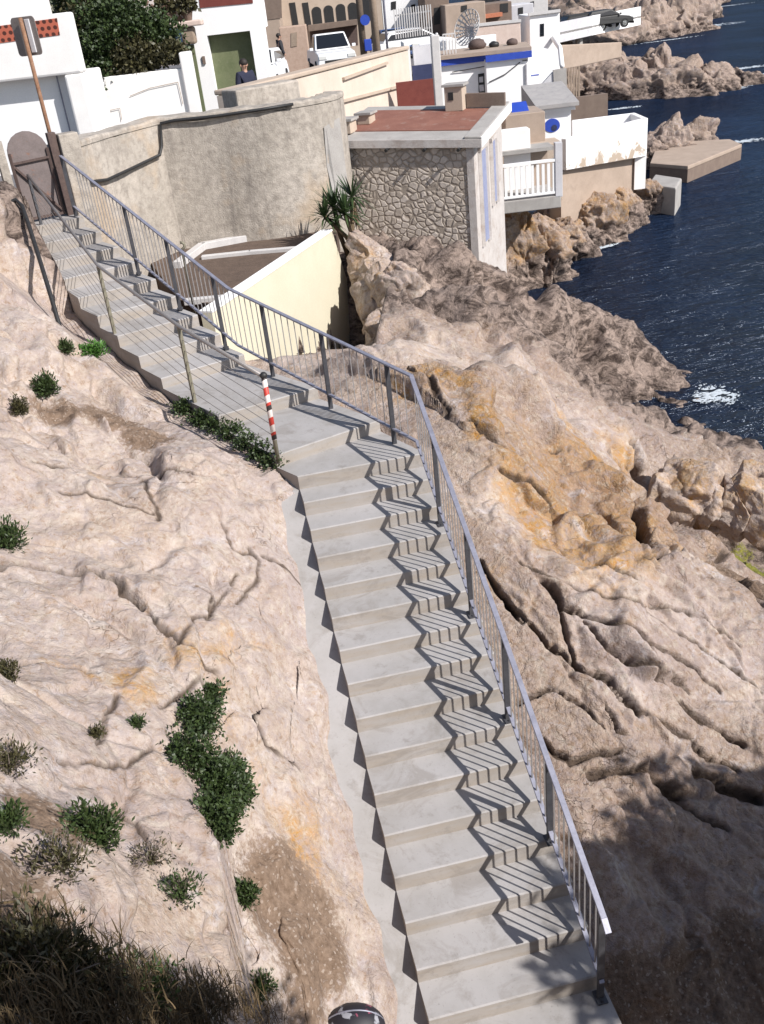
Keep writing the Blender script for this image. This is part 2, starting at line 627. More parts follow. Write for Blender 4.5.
# ------------------------------------------------------------------ the rock slope
CT = []                                              # surveyed ground points
for px, py, Y in [
    # left of the stair
    (0, 190, 16.2), (0, 240, 14.6), (0, 300, 13.0), (30, 250, 14.8), (20, 370, 11.2), (0, 430, 9.8), (60, 380, 11.7), (60, 430, 10.2),
    (100, 405, 11.4), (150, 432, 10.6), (200, 442, 10.5), (250, 470, 9.9), (262, 492, 9.65), (200, 500, 9.0), (100, 500, 8.9), (0, 500, 8.5),
    (0, 545, 7.8), (100, 552, 8.0), (200, 560, 8.2), (285, 560, 8.75), (60, 600, 6.95), (140, 640, 6.7), (205, 660, 6.6), (240, 620, 7.5), (300, 650, 7.7),
    (0, 640, 6.2), (100, 700, 5.7), (200, 720, 5.9), (270, 720, 6.55), (318, 735, 7.0), (300, 800, 6.0), (345, 800, 6.5), (220, 800, 5.3), (100, 800, 4.7), (0, 800, 4.2),
    (300, 900, 5.0), (360, 900, 5.5), (330, 960, 4.75), (250, 880, 4.7), (150, 880, 4.1), (50, 880, 3.5), (250, 960, 4.1), (330, 1020, 4.0),
    (150, 960, 3.35), (50, 960, 2.75), (0, 1020, 2.1), (150, 1020, 2.75), (250, 1020, 3.4), (0, 900, 3.0), (0, 720, 4.9), (385, 1000, 4.75),
    # right of the stair
    (640, 1010, 4.80), (760, 1000, 4.84), (740, 940, 5.3), (660, 930, 5.35), (690, 870, 5.85), (625, 870, 5.75), (760, 860, 6.1), (595, 800, 6.42), (690, 800, 6.6), (760, 800, 6.75),
    (560, 720, 7.15), (650, 720, 7.26), (764, 740, 7.2), (525, 640, 7.95), (620, 640, 8.0), (700, 680, 7.9), (764, 680, 8.1), (485, 520, 9.25), (560, 560, 8.8),
    (640, 590, 8.55), (700, 575, 9.35), (764, 620, 8.8), (465, 478, 10.0), (540, 515, 9.7), (600, 520, 10.6), (640, 480, 11.2), (560, 480, 10.3), (500, 450, 10.3), (440, 420, 11.1),
    (420, 365, 12.5), (400, 400, 11.7), (640, 545, 9.6),
    (395, 330, 13.4), (470, 335, 14.2), (530, 380, 13.7), (600, 430, 13.3), (640, 455, 13.1), (480, 380, 12.2), (560, 430, 12.3), (370, 350, 14.2),
    (740, 575, 11.3), (700, 530, 12.7), (650, 540, 12.4), (755, 540, 12.4), (764, 600, 10.6), (700, 450, 14.6), (750, 448, 15.0),
    # the darker ridge by the water
    (420, 303, 16.4), (500, 330, 17.3), (570, 380, 17.5), (620, 418, 18.7), (660, 426, 18.2), (700, 433, 17.8),
    (360, 255, 19.8), (450, 270, 20.2), (520, 290, 20.6), (600, 315, 20.9), (655, 345, 20.4), (700, 380, 20.0), (450, 310, 17.9), (550, 340, 18.6), (640, 390, 19.2), (390, 270, 18.2), (355, 262, 18.6),
    (345, 240, 19.4), (365, 300, 15.6)]:
    CT.append(at(px, py, Y))
CT += [np.array(p, float) for p in [
    (-6.5, 18.2, -2.9), (-9, 14, -2.6), (-9, 8, -2.4), (-7, 4, -2.3), (-4.5, 2.0, -2.0), (-2, .4, -1.75), (-.6, 2.2, -4.0), (.2, 3.2, -7.0), (-4.4, 6.5, -3.6), (-6, 11, -3.0), (-3.0, 3.6, -2.9), (-4.5, 9.5, -3.4),
    (1.2, 3.0, -7.9), (1.9, .3, -2.2), (3.2, .2, -2.8), (5.0, 0, -3.6), (8, 0, -5.0), (0, .2, -3.2), (0, -2, -1.8), (-4, -3, -1.8), (3, 2.5, -7.9), (4, -1, -3.2), (6.2, 3.5, -8.1), (8, 6, -8.6), (7.5, 9, -8.5), (8.2, 12, -8.9),
    (1.0, 13.2, -4.7), (.7, 12.6, -4.55), (2.2, 23.2, -7.6), (4.5, 22.8, -9.2), (7, 22.5, -10), (9.5, 20, -10.3), (8.2, 17.5, -9.4), (9.5, 15, -9.4), (7.4, 15.6, -9.0), (12, 12, -10.2), (12, 6, -10.2), (12, 18, -11), (13, 25, -12),
    (1.5, 20.8, -5.5), (2.6, 20.6, -5.6), (-1.5, 20, -4.2), (0, 22, -4.6), (2, 26, -8), (6, 27, -10.5), (-4, 24, -3.3), (-9, 22, -3.2),
    (-.9, 14.3, -5.15), (-1.35, 13.3, -4.95), (-.6, 15.6, -5.7), (-.3, 16.8, -6.1), (0, 18.0, -6.0), (.4, 18.4, -5.2), (-.3, 13.6, -4.85), (-1.6, 17.5, -4.9), (-2.8, 16.5, -4.7), (-.8, 19.2, -4.9), (-3.5, 18.5, -4.7), (-2.5, 15.4, -4.9)]]
CT = np.array(CT)


def tps(C, lam=.003):
    n = len(C)
    d = np.hypot(C[:, None, 0] - C[None, :, 0], C[:, None, 1] - C[None, :, 1])
    K = np.where(d > 0, d * d * np.log(d + 1e-12), 0) + lam * np.eye(n) * 10
    Pm = np.c_[np.ones(n), C[:, :2]]
    A = np.block([[K, Pm], [Pm.T, np.zeros((3, 3))]])
    return np.linalg.solve(A, np.r_[C[:, 2], 0, 0, 0])


WT = tps(CT)


def ground0(x, y):
    x = np.asarray(x, float).ravel()
    y = np.asarray(y, float).ravel()
    out = np.zeros(len(x))
    for i in range(0, len(x), 60000):
        xs, ys = x[i:i + 60000], y[i:i + 60000]
        d2 = (xs[:, None] - CT[None, :, 0]) ** 2 + (ys[:, None] - CT[None, :, 1]) ** 2
        K = .5 * d2 * np.log(d2 + 1e-12)
        out[i:i + 60000] = K @ WT[:-3] + WT[-3] + WT[-2] * xs + WT[-1] * ys
    return np.clip(out, -13, -1.5)


NA, NR = 690, 720
ang = np.radians(np.r_[np.linspace(-80, -41, 40)[:-1], np.linspace(-41, 33, NA), np.linspace(33, 95, 70)[1:]])
rad = np.r_[0.9 * (4.0 / 0.9) ** np.linspace(0, 1, 101)[:-1], np.linspace(4.0, 12.0, 441)[:-1], 12.0 * (31.0 / 12.0) ** np.linspace(0, 1, 200)]
NR = len(rad)
NA = len(ang)
gx = (rad[:, None] * np.sin(ang)[None, :]).ravel()
gy = (rad[:, None] * np.cos(ang)[None, :]).ravel()
gz = ground0(gx, gy)


def grid_normals(V, nr, na):
    G = V.reshape(nr, na, 3)
    n = np.cross(np.gradient(G, axis=1), np.gradient(G, axis=0)).reshape(-1, 3)
    n /= np.linalg.norm(n, axis=1)[:, None] + 1e-12
    return np.where(n[:, 2:3] < 0, -n, n)


V = np.c_[gx, gy, gz]
Nn = grid_normals(V, NR, NA)
# rock that stands behind and to the right of the viewpoint and keeps the foot of the stair in shade
SHADE = []
soilpx = [(300, 880, .55), (330, 940, .5), (280, 920, .4), (345, 1000, .5), (40, 830, .35), (20, 900, .5), (110, 415, .45), (150, 430, .4), (60, 400, .4), (330, 905, .3)]
gravpx = [(640, 1000, .45), (700, 990, .5), (760, 980, .5), (740, 940, .3), (740, 580, .6), (764, 590, .8), (720, 1020, .5), (620, 1020, .4)]
ochpx = [(600, 490, 1.3), (570, 520, 1.0), (630, 500, .8), (590, 455, .8), (550, 470, .7), (545, 505, .5), (620, 460, .5), (470, 400, .45), (490, 425, .4), (560, 420, .3), (520, 470, .5), (540, 440, .4), (320, 840, .5), (300, 800, .35), (280, 770, .3), (340, 870, .3), (190, 650, .35), (130, 675, .35),
         (225, 640, .3), (240, 700, .3), (430, 395, .5), (700, 500, .5), (100, 470, .3), (560, 200, .5), (600, 545, .5)]
darkpx = [(560, 360, 1.2), (620, 380, 1.3), (690, 390, 1.0), (460, 300, .8), (520, 340, 1.0), (640, 420, 1.0), (660, 350, 1.0), (480, 290, .7), (400, 285, .7), (590, 320, .6), (420, 300, .8), (720, 440, .8)]
mosspx = [(735, 555, .35), (760, 565, .4), (745, 545, .3)]
pixV, depV = project(V)


def hit(px, py, rad_=4.0, arr=None):
    """ground point seen at this spot of the photograph"""
    PV, DV, VV = (pixV, depV, V) if arr is None else arr
    m = (np.abs(PV[:, 0] - px) < rad_) & (np.abs(PV[:, 1] - py) < rad_) & (DV > .3)
    idx = np.nonzero(m)[0]
    if len(idx) == 0:
        return hit(px, py, rad_ * 2.5, arr) if rad_ < 60 else at(px, py, 8)
    d = DV[idx] - 0.0
    near = idx[d < d.min() + .25]
    e = ((PV[near] - (px, py)) ** 2).sum(1)
    return VV[near[e.argmin()]].copy()


# ledges and blocks
sdL, zL, tL = seg_query(V, EL)
sdR, zR, tR = seg_query(V, ER)
near = np.minimum(np.abs(sdL), np.abs(sdR))
rough = np.where((V[:, 0] < .2) & (V[:, 1] < 9.6), .46, .85)
rough = np.where(V[:, 1] > 15, 1.6, rough)
calm = np.clip((near - .1) / .7, .4, 1)
hd = rock_detail(V, Nn, rough, rot=-.75)
V1 = V + Nn * (hd * calm)[:, None]

# long cracks seen in the slabs
cracks = [
    ([(545, 580), (565, 605), (600, 618), (650, 645), (690, 665), (722, 690)], .035, .09), ([(560, 605), (572, 645), (580, 665), (592, 675)], .03, .08), ([(585, 620), (605, 648), (640, 668), (670, 695), (700, 718), (745, 742)], .03, .09),
    ([(500, 592), (540, 635), (580, 668), (615, 680), (640, 712)], .035, .10), ([(600, 672), (630, 705), (660, 718), (700, 745), (740, 770)], .025, .06), ([(640, 640), (650, 665), (690, 690)], .02, .05), ([(480, 560), (505, 600), (520, 620)], .04, .1),
    ([(0, 565), (40, 563), (80, 570), (110, 578), (140, 598)], .05, .10), ([(150, 605), (185, 640), (215, 655)], .03, .05), ([(210, 615), (225, 590), (240, 570)], .016, .035), ([(180, 640), (195, 610), (212, 612)], .012, .03), ([(0, 660), (50, 655), (95, 665)], .03, .05),
    ([(100, 745), (115, 700), (120, 690)], .02, .04), ([(700, 770), (730, 785), (764, 800)], .05, .12), ([(640, 770), (680, 790), (730, 825)], .03, .06), ([(470, 430), (510, 445), (545, 455)], .03, .07), ([(500, 470), (530, 480), (560, 500)], .04, .08),
    ([(400, 385), (430, 405), (450, 425)], .03, .05), ([(640, 445), (644, 480), (640, 520), (642, 545)], .10, .5), ([(265, 555), (285, 565), (300, 572)], .02, .04), ([(140, 470), (150, 500), (158, 520)], .012, .02), ([(60, 500), (100, 505), (150, 512)], .012, .02),
    ([(590, 775), (640, 768), (690, 790)], .04, .08), ([(520, 560), (560, 580), (640, 600), (700, 640), (764, 690)], .015, .03), ([(640, 560), (690, 552), (740, 580), (764, 610)], .03, .10)]
cracks += [([(250, 545), (262, 560), (258, 580), (240, 600)], .014, .03), ([(225, 520), (238, 545), (255, 552)], .012, .03), ([(195, 585), (215, 592), (212, 612)], .013, .03), ([(160, 700), (185, 690), (205, 672)], .014, .03), ([(60, 760), (110, 770), (160, 745)], .014, .03),
           ([(30, 470), (90, 480), (150, 468), (200, 480)], .014, .03), ([(255, 690), (270, 730), (300, 760)], .014, .03), ([(115, 800), (140, 830), (150, 860)], .016, .04),
           ([(520, 700), (545, 690), (575, 700), (600, 730)], .03, .07), ([(540, 740), (570, 760), (620, 750)], .03, .08), ([(600, 700), (615, 730), (640, 745)], .025, .06), ([(480, 340), (500, 352), (530, 385)], .02, .04), ([(430, 350), (460, 372), (500, 380)], .02, .04), ([(560, 440), (590, 455), (630, 470)], .02, .04), ([(700, 520), (720, 560), (764, 575)], .03, .07), ([(540, 540), (600, 552), (640, 575)], .016, .04), ([(660, 600), (700, 612), (740, 645)], .02, .05)]
crk = np.zeros(len(V))
for pl, wd, dp in cracks:
    dense = []
    for (ax_, ay_), (bx_, by_) in zip(pl[:-1], pl[1:]):
        m_ = max(2, int(math.hypot(bx_ - ax_, by_ - ay_) / 6))
        dense += [(ax_ + (bx_ - ax_) * i_ / m_, ay_ + (by_ - ay_) * i_ / m_) for i_ in range(m_)]
    p3 = np.array([hit(*p) for p in dense + [pl[-1]]])
    lo, hi = p3.min(0) - .4, p3.max(0) + .4
    idx = np.nonzero(((V > lo) & (V < hi)).all(1))[0]
    if not len(idx):
        continue
    Q = V[idx] + .06 * np.c_[vnoise(V[idx] * 4, 71), vnoise(V[idx] * 4, 72), 0 * idx] + .02 * np.c_[vnoise(V[idx] * 15, 74), vnoise(V[idx] * 15, 75), 0 * idx]
    best = np.full(len(idx), 9.0)
    for a, b in zip(p3[:-1], p3[1:]):
        d = b - a
        t = np.clip(((Q - a) @ d) / (d @ d + 1e-9), 0, 1)
        best = np.minimum(best, np.linalg.norm(Q - a - t[:, None] * d, axis=1))
    wv = wd * (1 + .5 * vnoise(V[idx] * 3, 73))
    crk[idx] = np.maximum(crk[idx], np.exp(-(best / np.maximum(wv * .95, .022)) ** 4))
    V1[idx] -= Nn[idx] * (1.5 * dp * np.exp(-(best / np.maximum(wv * .9, .018)) ** 4))[:, None]

# keep the rock clear of the stair and of the walls built into it
sdL, zL, tL = seg_query(V1, EL)
sdR, zR, tR = seg_query(V1, ER)
low = tL > I_LOW - .02
STRIP = .27
drop = np.clip(.62 - .045 * tL, .16, .6)
nz = .05 * vnoise(V1 * 2.5, 81)
z = V1[:, 2]
ins = (sdL > -.01) & (sdR < .01) & (tL < len(EL) - 1.01)
z = np.where(ins, np.minimum(z, zL - .5), z)
endm = (tL < len(EL) - 1.01)
mL = low & (sdL <= 0) & (sdL > -1.3) & endm
cap = zL - .25 + nz + np.maximum(0, -sdL - STRIP + nz * 2 + .06) * 1.3
z = np.where(mL, np.minimum(z, cap), z)
z = np.where(mL & (sdL < -STRIP * .9), np.maximum(z, zL - .55), z)
mU = (~low) & (sdL <= 0) & (sdL > -1.2)
hi_ = tL < 3.1
z = np.where(mU & ~hi_, np.minimum(z, zL - drop + nz + np.maximum(0, -sdL - .25) * 1.3), z)
z = np.where(mU & hi_, np.minimum(z, zL + .1 + nz + np.maximum(0, -sdL - .02) * 4), z)
z = np.where(mU & hi_ & (sdL < -.05), np.maximum(z, zL + np.minimum(.45, -sdL * 2.2 - .1) + nz), z)
z = np.where(mU & (sdL > -.4), np.maximum(z, zL - drop - .25), z)
mR = (sdR >= 0) & (sdR < .8) & endm & (tR > 1)
z = np.where(mR, np.minimum(z, zR - .30 + nz + .28 * sdR), z)
z = np.where(mR & (sdR < .35), np.maximum(z, zR - .75), z)
CW0, CW1 = atz(212, 313, -4.10), atz(332, 231, -4.10)       # top corners of the cream wall
cwd = (CW1 - CW0)[:2] / np.hypot(*(CW1 - CW0)[:2])
side = cwd[0] * (V1[:, 1] - CW0[1]) - cwd[1] * (V1[:, 0] - CW0[0])     # positive on the terrace side
ter = (side > -.05) & (sdR > -.3) & (V1[:, 1] > 12.4) & (V1[:, 1] < 22)
z = np.where(ter, np.minimum(z, -4.85), z)
z = np.where((V1[:, 1] > 18.6) & (V1[:, 0] < -.4), np.minimum(z, -4.85), z)
z = np.where((V1[:, 1] > 17.2) & (V1[:, 0] < -4.2), np.minimum(z, -3.25), z)
z = np.where(V1[:, 1] > 22.5, np.minimum(z, -5.2), z)
lim = -.34 * V1[:, 1] - .12 + np.maximum(0, V1[:, 0] - .012 * V1[:, 1]) * 3.0 + np.maximum(0, V1[:, 1] - 19.0) * 6.0
z = np.where((sdR > .35) & (V1[:, 1] > 12.9) & (V1[:, 1] < 19.7) & (side < .05), np.minimum(z, np.maximum(lim, -7.0) + .06 * vnoise(V1 * 2.2, 83)), z)
V1[:, 2] = z


def blobs(lst, arr=None):
    out = np.zeros(len(V1))
    VV = V1 if arr is None else arr
    for px, py, r in lst:
        c = hit(px, py)
        out = np.maximum(out, np.exp(-(((VV - c) ** 2).sum(1)) / r ** 2))
    return out


ridge2 = np.clip((V1[:, 1] - 14.7 + .5 * vnoise(V1 * .8, 91)) / .5, 0, 1)
lowface = np.clip((-6.3 - V1[:, 2] + .5 * vnoise(V1 * 1.1, 92)) / 1.2, 0, 1)
dark = np.maximum(ridge2 * (.72 + .5 * lowface), np.clip((-8.0 - V1[:, 2]) * 1.6, 0, 1) * (V1[:, 1] > 9))
zone = np.c_[blobs(ochpx) * np.where(V1[:, 0] < -.3, .55, 1.0), np.maximum(blobs(soilpx), blobs(gravpx)), dark, blobs(mosspx)]
grav = np.clip(zone[:, 1] * 1.5, 0, 1)
f1_, f2_, i1_ = worley(V1 * 22, 8)
V1[:, 2] += grav * (.025 * (.6 - f1_) * (i1_ > .35) + .012 * vnoise(V1 * 30, 9))


def rock_material(name, pale=False):
    t = NT(name)
    z4 = t.attr('zone')
    za = t.n('ShaderNodeAttribute')
    za.attribute_name = 'zone'
    mossf = za.outputs['Alpha']
    big = t.noise(.55, 6, .62, dist=.6)
    med = t.noise(2.6, 8, .68, dist=.5)
    fine = t.noise(17, 6, .7)
    vfine = t.noise(75, 4, .7)
    c = t.mix(t.fr(med, .32, .68), (.40, .315, .26), (.53, .445, .39))
    c = t.mix(t.fr(big, .45, .68), c, (.40, .335, .32))                       # mauve grey faces
    pal = t.noise(1.4, 7, .7, vec=t.scale((1, 1, 1.6), loc=(4, 1, 7)), dist=.9)
    c = t.mix(t.fr(pal, .56, .70), c, (.62, .55, .505))                        # chalky patches
    br = t.noise(3.7, 8, .75, vec=t.scale((1, 1, 1), loc=(11, 3, 2)), dist=.4)
    c = t.mix(t.math('MULTIPLY', t.fr(br, .56, .74), .75), c, (.235, .16, .105))   # brown weathering
    och = t.noise(1.9, 8, .72, vec=t.scale((1, 1, 1), loc=(2, 8, 5)), dist=.8)
    of = t.math('MULTIPLY', t.fr(t.math('ADD', och, t.math('MULTIPLY', z4[0], .42)), .60, .80), 1.0)
    c = t.mix(t.math('MULTIPLY', of, .85), c, t.mix(t.fr(fine, .35, .65), (.44, .20, .03), (.48, .30, .10)))
    tn = t.attr('tone')
    c = t.mix(t.math('MULTIPLY', t.math('MULTIPLY', tn[1], t.fr(t.noise(.8, 6, .65, vec=t.scale((1, 1, 1), loc=(8, 2, 3))), .35, .62)), .75), c, (.405, .315, .27))     # pinkish brown on the sea side
    blot = t.noise(1.1, 7, .7, vec=t.scale((1, 1, 1), loc=(3, 5, 9)), dist=.6)
    c = t.mix(t.math('MULTIPLY', t.math('MULTIPLY', tn[0], t.fr(blot, .40, .66)), .62), c, (.57, .515, .485))   # chalky on the land side
    mot = t.noise(7.5, 7, .74, vec=t.scale((1, 1, 1), loc=(6, 1, 8)), dist=.5)
    lav = t.noise(2.1, 8, .78, vec=t.scale((1, 1, 1), loc=(12, 4, 3)), dist=.7)
    c = t.mix(t.math('MULTIPLY', t.fr(lav, .55, .64), .7), c, (.55, .51, .515))      # bluish white faces
    mot2 = t.noise(13, 6, .75, vec=t.scale((1, 1, 1), loc=(2, 7, 1)), dist=.4)
    c = t.mix(t.math('MULTIPLY', t.fr(mot, .50, .62), .75), c, (.40, .345, .335))      # greyish lichen
    c = t.mix(t.math('MULTIPLY', t.fr(mot, .47, .37), .65), c, (.54, .475, .41))        # cream
    c = t.mix(t.math('MULTIPLY', t.fr(mot2, .54, .66), .7), c, (.31, .22, .155))      # tan flecks
    # fine cracks and crumbs
    vec = t.scale((1, 1, 1.4))
    wob = t.n('ShaderNodeVectorMath', operation='ADD')
    t.l(t.tc, wob.inputs[0])
    nzv = t.n('ShaderNodeTexNoise')
    nzv.inputs['Scale'].default_value = 2.5
    nzv.inputs['Detail'].default_value = 5
    t.l(t.tc, nzv.inputs['Vector'])
    t.l(nzv.outputs[1], wob.inputs[1])
    ve = t.voro(2.2, vec=t.scale((1, 1.8, 1.8), rot=(0, 0, .5), src=wob.outputs[0]), feature='DISTANCE_TO_EDGE')
    crack = t.fr(ve.outputs[0], .0, .016)
    msk = t.fr(t.noise(.9, 4, .6, vec=t.scale((1, 1, 1), loc=(7, 7, 1))), .57, .64)
    ck = t.math('MULTIPLY', t.math('SUBTRACT', 1.0, crack), msk)
    c = t.mix(t.math('MULTIPLY', ck, .5), c, (.17, .115, .085))
    c = t.mix(t.math('MULTIPLY', t.fr(fine, .42, .68), t.math('SUBTRACT', .55, t.math('MULTIPLY', tn[0], .33))), c, (.27, .20, .15))
    fl = t.noise(6.5, 8, .78, vec=t.scale((1, 1, 1), loc=(1, 9, 4)), dist=.3)
    c = t.mix(t.math('MULTIPLY', t.fr(fl, .57, .66), t.math('SUBTRACT', .6, t.math('MULTIPLY', tn[0], .3))), c, (.20, .14, .105))
    c = t.mix(t.math('MULTIPLY', t.fr(vfine, .58, .75), .3), c, (.62, .55, .50))
    hs = t.n('ShaderNodeHueSaturation')
    hs.inputs['Saturation'].default_value = .94
    t.l(t.math('SUBTRACT', .96, t.math('MULTIPLY', tn[1], .07)), hs.inputs['Value'])
    t.l(c, hs.inputs['Color'])
    bc = t.n('ShaderNodeBrightContrast')
    bc.inputs['Bright'].default_value = -.03
    bc.inputs['Contrast'].default_value = .13
    t.l(hs.outputs[0], bc.inputs[0])
    c = bc.outputs[0]
    # soil and gravel
    st = t.voro(48)
    soil = t.mix(t.fr(fine, .3, .7), (.12, .078, .052), (.26, .185, .135))
    soil = t.mix(t.math('MULTIPLY', t.fr(st.outputs['Color'], .78, .86), .6), soil, (.40, .33, .28))
    sf = t.fr(t.math('ADD', z4[1], t.math('MULTIPLY', t.math('SUBTRACT', fine, .5), .9)), .34, .52)
    c = t.mix(sf, c, soil)
    # dark, wave-washed rock
    dk = t.mix(t.fr(t.noise(3.2, 8, .75, vec=t.scale((1, 1, 1.5), loc=(5, 5, 2)), dist=.7), .42, .56), (.040, .028, .024), (.33, .255, .215))
    dk = t.mix(t.math('MULTIPLY', t.fr(fine, .4, .65), .5), dk, (.13, .095, .075))
    c = t.mix(t.fr(t.math('ADD', z4[2], t.math('MULTIPLY', t.math('SUBTRACT', med, .5), 1.2)), .3, .6), c, dk)
    mo = t.mix(t.fr(fine, .35, .65), (.10, .115, .02), (.24, .22, .045))
    c = t.mix(t.fr(t.math('ADD', mossf, t.math('MULTIPLY', t.math('SUBTRACT', fine, .5), 1.4)), .4, .6), c, mo)
    ch1 = t.voro(7, vec=wob.outputs[0])
    ch2 = t.voro(23, vec=wob.outputs[0])
    chips = t.math('ADD', t.math('MULTIPLY', ch1.outputs['Distance'], .55), t.math('MULTIPLY', ch2.outputs['Distance'], .28))
    hgt0 = t.math('ADD', t.math('ADD', t.math('MULTIPLY', med, .10), t.math('MULTIPLY', fine, .8)), t.math('ADD', t.math('MULTIPLY', vfine, .34), t.math('MULTIPLY', ck, -.5)))
    hgt = t.math('ADD', hgt0, chips)
    smoo = t.math('SUBTRACT', 1.0, t.math('MULTIPLY', tn[0], .62))
    c = t.mix(t.math('MULTIPLY', tn[2], .95), c, (.075, .052, .038))
    t.bump(t.math('MULTIPLY', hgt, smoo), 1.0, .030)
    return t.out(c, .88, spec=.25)


M['rock'] = rock_material('pale_limestone')


def zone_mesh(name, VV, zn, tn, nr, na, m='rock'):
    i = np.arange(nr * na).reshape(nr, na)
    Fq = np.c_[i[:-1, :-1].ravel(), i[:-1, 1:].ravel(), i[1:, 1:].ravel(), i[1:, :-1].ravel()][:, ::-1]
    o = npmesh(name, VV, Fq, m, smooth=True)
    a = o.data.attributes.new('zone', 'FLOAT_COLOR', 'POINT')
    a.data.foreach_set('color', zn.astype(np.float32).ravel())
    a = o.data.attributes.new('tone', 'FLOAT_COLOR', 'POINT')
    a.data.foreach_set('color', tn.astype(np.float32).ravel())
    return o


pale = np.clip(.5 + (-.35 - .02 * V1[:, 1] - V1[:, 0]) * 1.2 + .25 * vnoise(V1 * .8, 97), 0, 1) * (V1[:, 1] < 15)
pinkb = np.clip(.5 + (V1[:, 0] - .8) * .8 + .5 * vnoise(V1 * .9, 98), 0, 1)
palepx = [(395, 340, .7), (440, 345, .8), (490, 365, .9), (540, 400, .9), (590, 430, .8), (630, 450, .5), (500, 500, .5), (550, 530, .6), (600, 565, .6), (650, 590, .6), (700, 620, .6), (740, 670, .6), (690, 560, .4), (590, 620, .35), (640, 650, .4), (640, 690, .35), (700, 480, .4)]
pb = blobs(palepx)
pale = np.maximum(pale * .7, pb * .9)
pinkb = np.clip(pinkb - pb * .9, 0, 1)
tone = np.c_[pale, pinkb, crk, np.ones(len(V1))]
terrain = zone_mesh('rocky_terrain', V1, zone, tone, NR, NA)
tag(terrain, kind='structure')
pixV, depV = project(V1)
V = V1


# ------------------------------------------------------------------ the sea
t = NT('sea_water')
wv = t.scale((.5, 1.0, 1), rot=(0, 0, .35))
n1 = t.noise(.9, 6, .62, vec=wv, dist=.3)
n2 = t.noise(4.5, 5, .6, vec=wv)
n3 = t.noise(.06, 4, .6)
cc = t.mix(t.fr(n3, .4, .62), (.006, .011, .026), (.010, .022, .052))
bmp = t.n('ShaderNodeBump')
bmp.inputs['Strength'].default_value = .8
bmp.inputs['Distance'].default_value = .9
t.l(t.math('ADD', n1, t.math('MULTIPLY', n2, .28)), bmp.inputs['Height'])
df = t.n('ShaderNodeBsdfDiffuse')
t.l(cc, df.inputs['Color'])
gl = t.n('ShaderNodeBsdfGlossy')
gl.inputs['Roughness'].default_value = .18
gl.inputs['Color'].default_value = (.75, .85, 1.0, 1)
t.l(bmp.outputs[0], df.inputs['Normal'])
t.l(bmp.outputs[0], gl.inputs['Normal'])
lw = t.n('ShaderNodeLayerWeight')
lw.inputs['Blend'].default_value = .5
t.l(bmp.outputs[0], lw.inputs['Normal'])
fac = t.math('ADD', .03, t.math('MULTIPLY', t.math('POWER', lw.outputs['Facing'], 3.0), .24))
mx = t.n('ShaderNodeMixShader')
t.l(fac, mx.inputs[0])
t.l(df.outputs[0], mx.inputs[1])
t.l(gl.outputs[0], mx.inputs[2])
t.l(mx.outputs[0], t.t.nodes['Material Output'].inputs['Surface'])
M['sea'] = t.m
mb = MB()
rr = [0.5, 20, 60, 150, 400, 1200, 7000]
sg = 48
vs = [(0, 30, SEA)] + [(r * math.cos(2 * PI * k / sg), 30 + r * math.sin(2 * PI * k / sg), SEA) for r in rr for k in range(sg)]
fs = [(0, 1 + k, 1 + (k + 1) % sg) for k in range(sg)] + [(1 + i * sg + k, 1 + (i + 1) * sg + k, 1 + (i + 1) * sg + (k + 1) % sg, 1 + i * sg + (k + 1) % sg) for i in range(len(rr) - 1) for k in range(sg)]
mb.add(vs, fs)
tag(mb.build('sea_water', 'sea'), kind='structure')
# ------------------------------------------------------------------ concrete stair
t = NT('stair_concrete')
a_ = t.noise(1.1, 6, .6)
b_ = t.noise(9, 6, .65)
c_ = t.noise(90, 3, .6)
cc = t.mix(t.fr(a_, .35, .65), (.30, .284, .272), (.375, .357, .353))
cc = t.mix(t.math('MULTIPLY', t.fr(b_, .45, .7), .45), cc, (.38, .36, .36))
ge = t.n('ShaderNodeNewGeometry')
spx = t.n('ShaderNodeSeparateXYZ')
t.l(ge.outputs['True Normal'], spx.inputs[0])
riser_tone = t.noise(2.2, 5, .6, vec=t.scale((1, 1, 6)))
cc = t.mix(t.math('MULTIPLY', t.math('LESS_THAN', spx.outputs[2], .5), t.fr(riser_tone, .2, .8)), cc, (.315, .265, .215))     # upright faces are browner and darker than the treads
lines = t.noise(3.0, 6, .7, vec=t.scale((.5, .5, 1), loc=(1, 5, 3)), dist=1.2)
cc = t.mix(t.math('MULTIPLY', t.fr(lines, .53, .64), .55), cc, (.235, .21, .19))
spots = t.noise(4.5, 7, .7, vec=t.scale((1, 1, 1), loc=(3, 3, 3)))
cc = t.mix(t.math('MULTIPLY', t.fr(spots, .57, .68), .6), cc, (.22, .20, .185))
spk = t.noise(38, 4, .7)
cc = t.mix(t.math('MULTIPLY', t.fr(spk, .60, .70), .45), cc, (.19, .175, .165))
t.bump(t.math('ADD', t.math('MULTIPLY', c_, .25), b_), .25, .006)
M['stair'] = t.out(cc, .85)

stair = thing('concrete_staircase', (0, 8, -7.9), 'pale concrete staircase bending down the rocks with zigzag railing shadows', 'staircase')


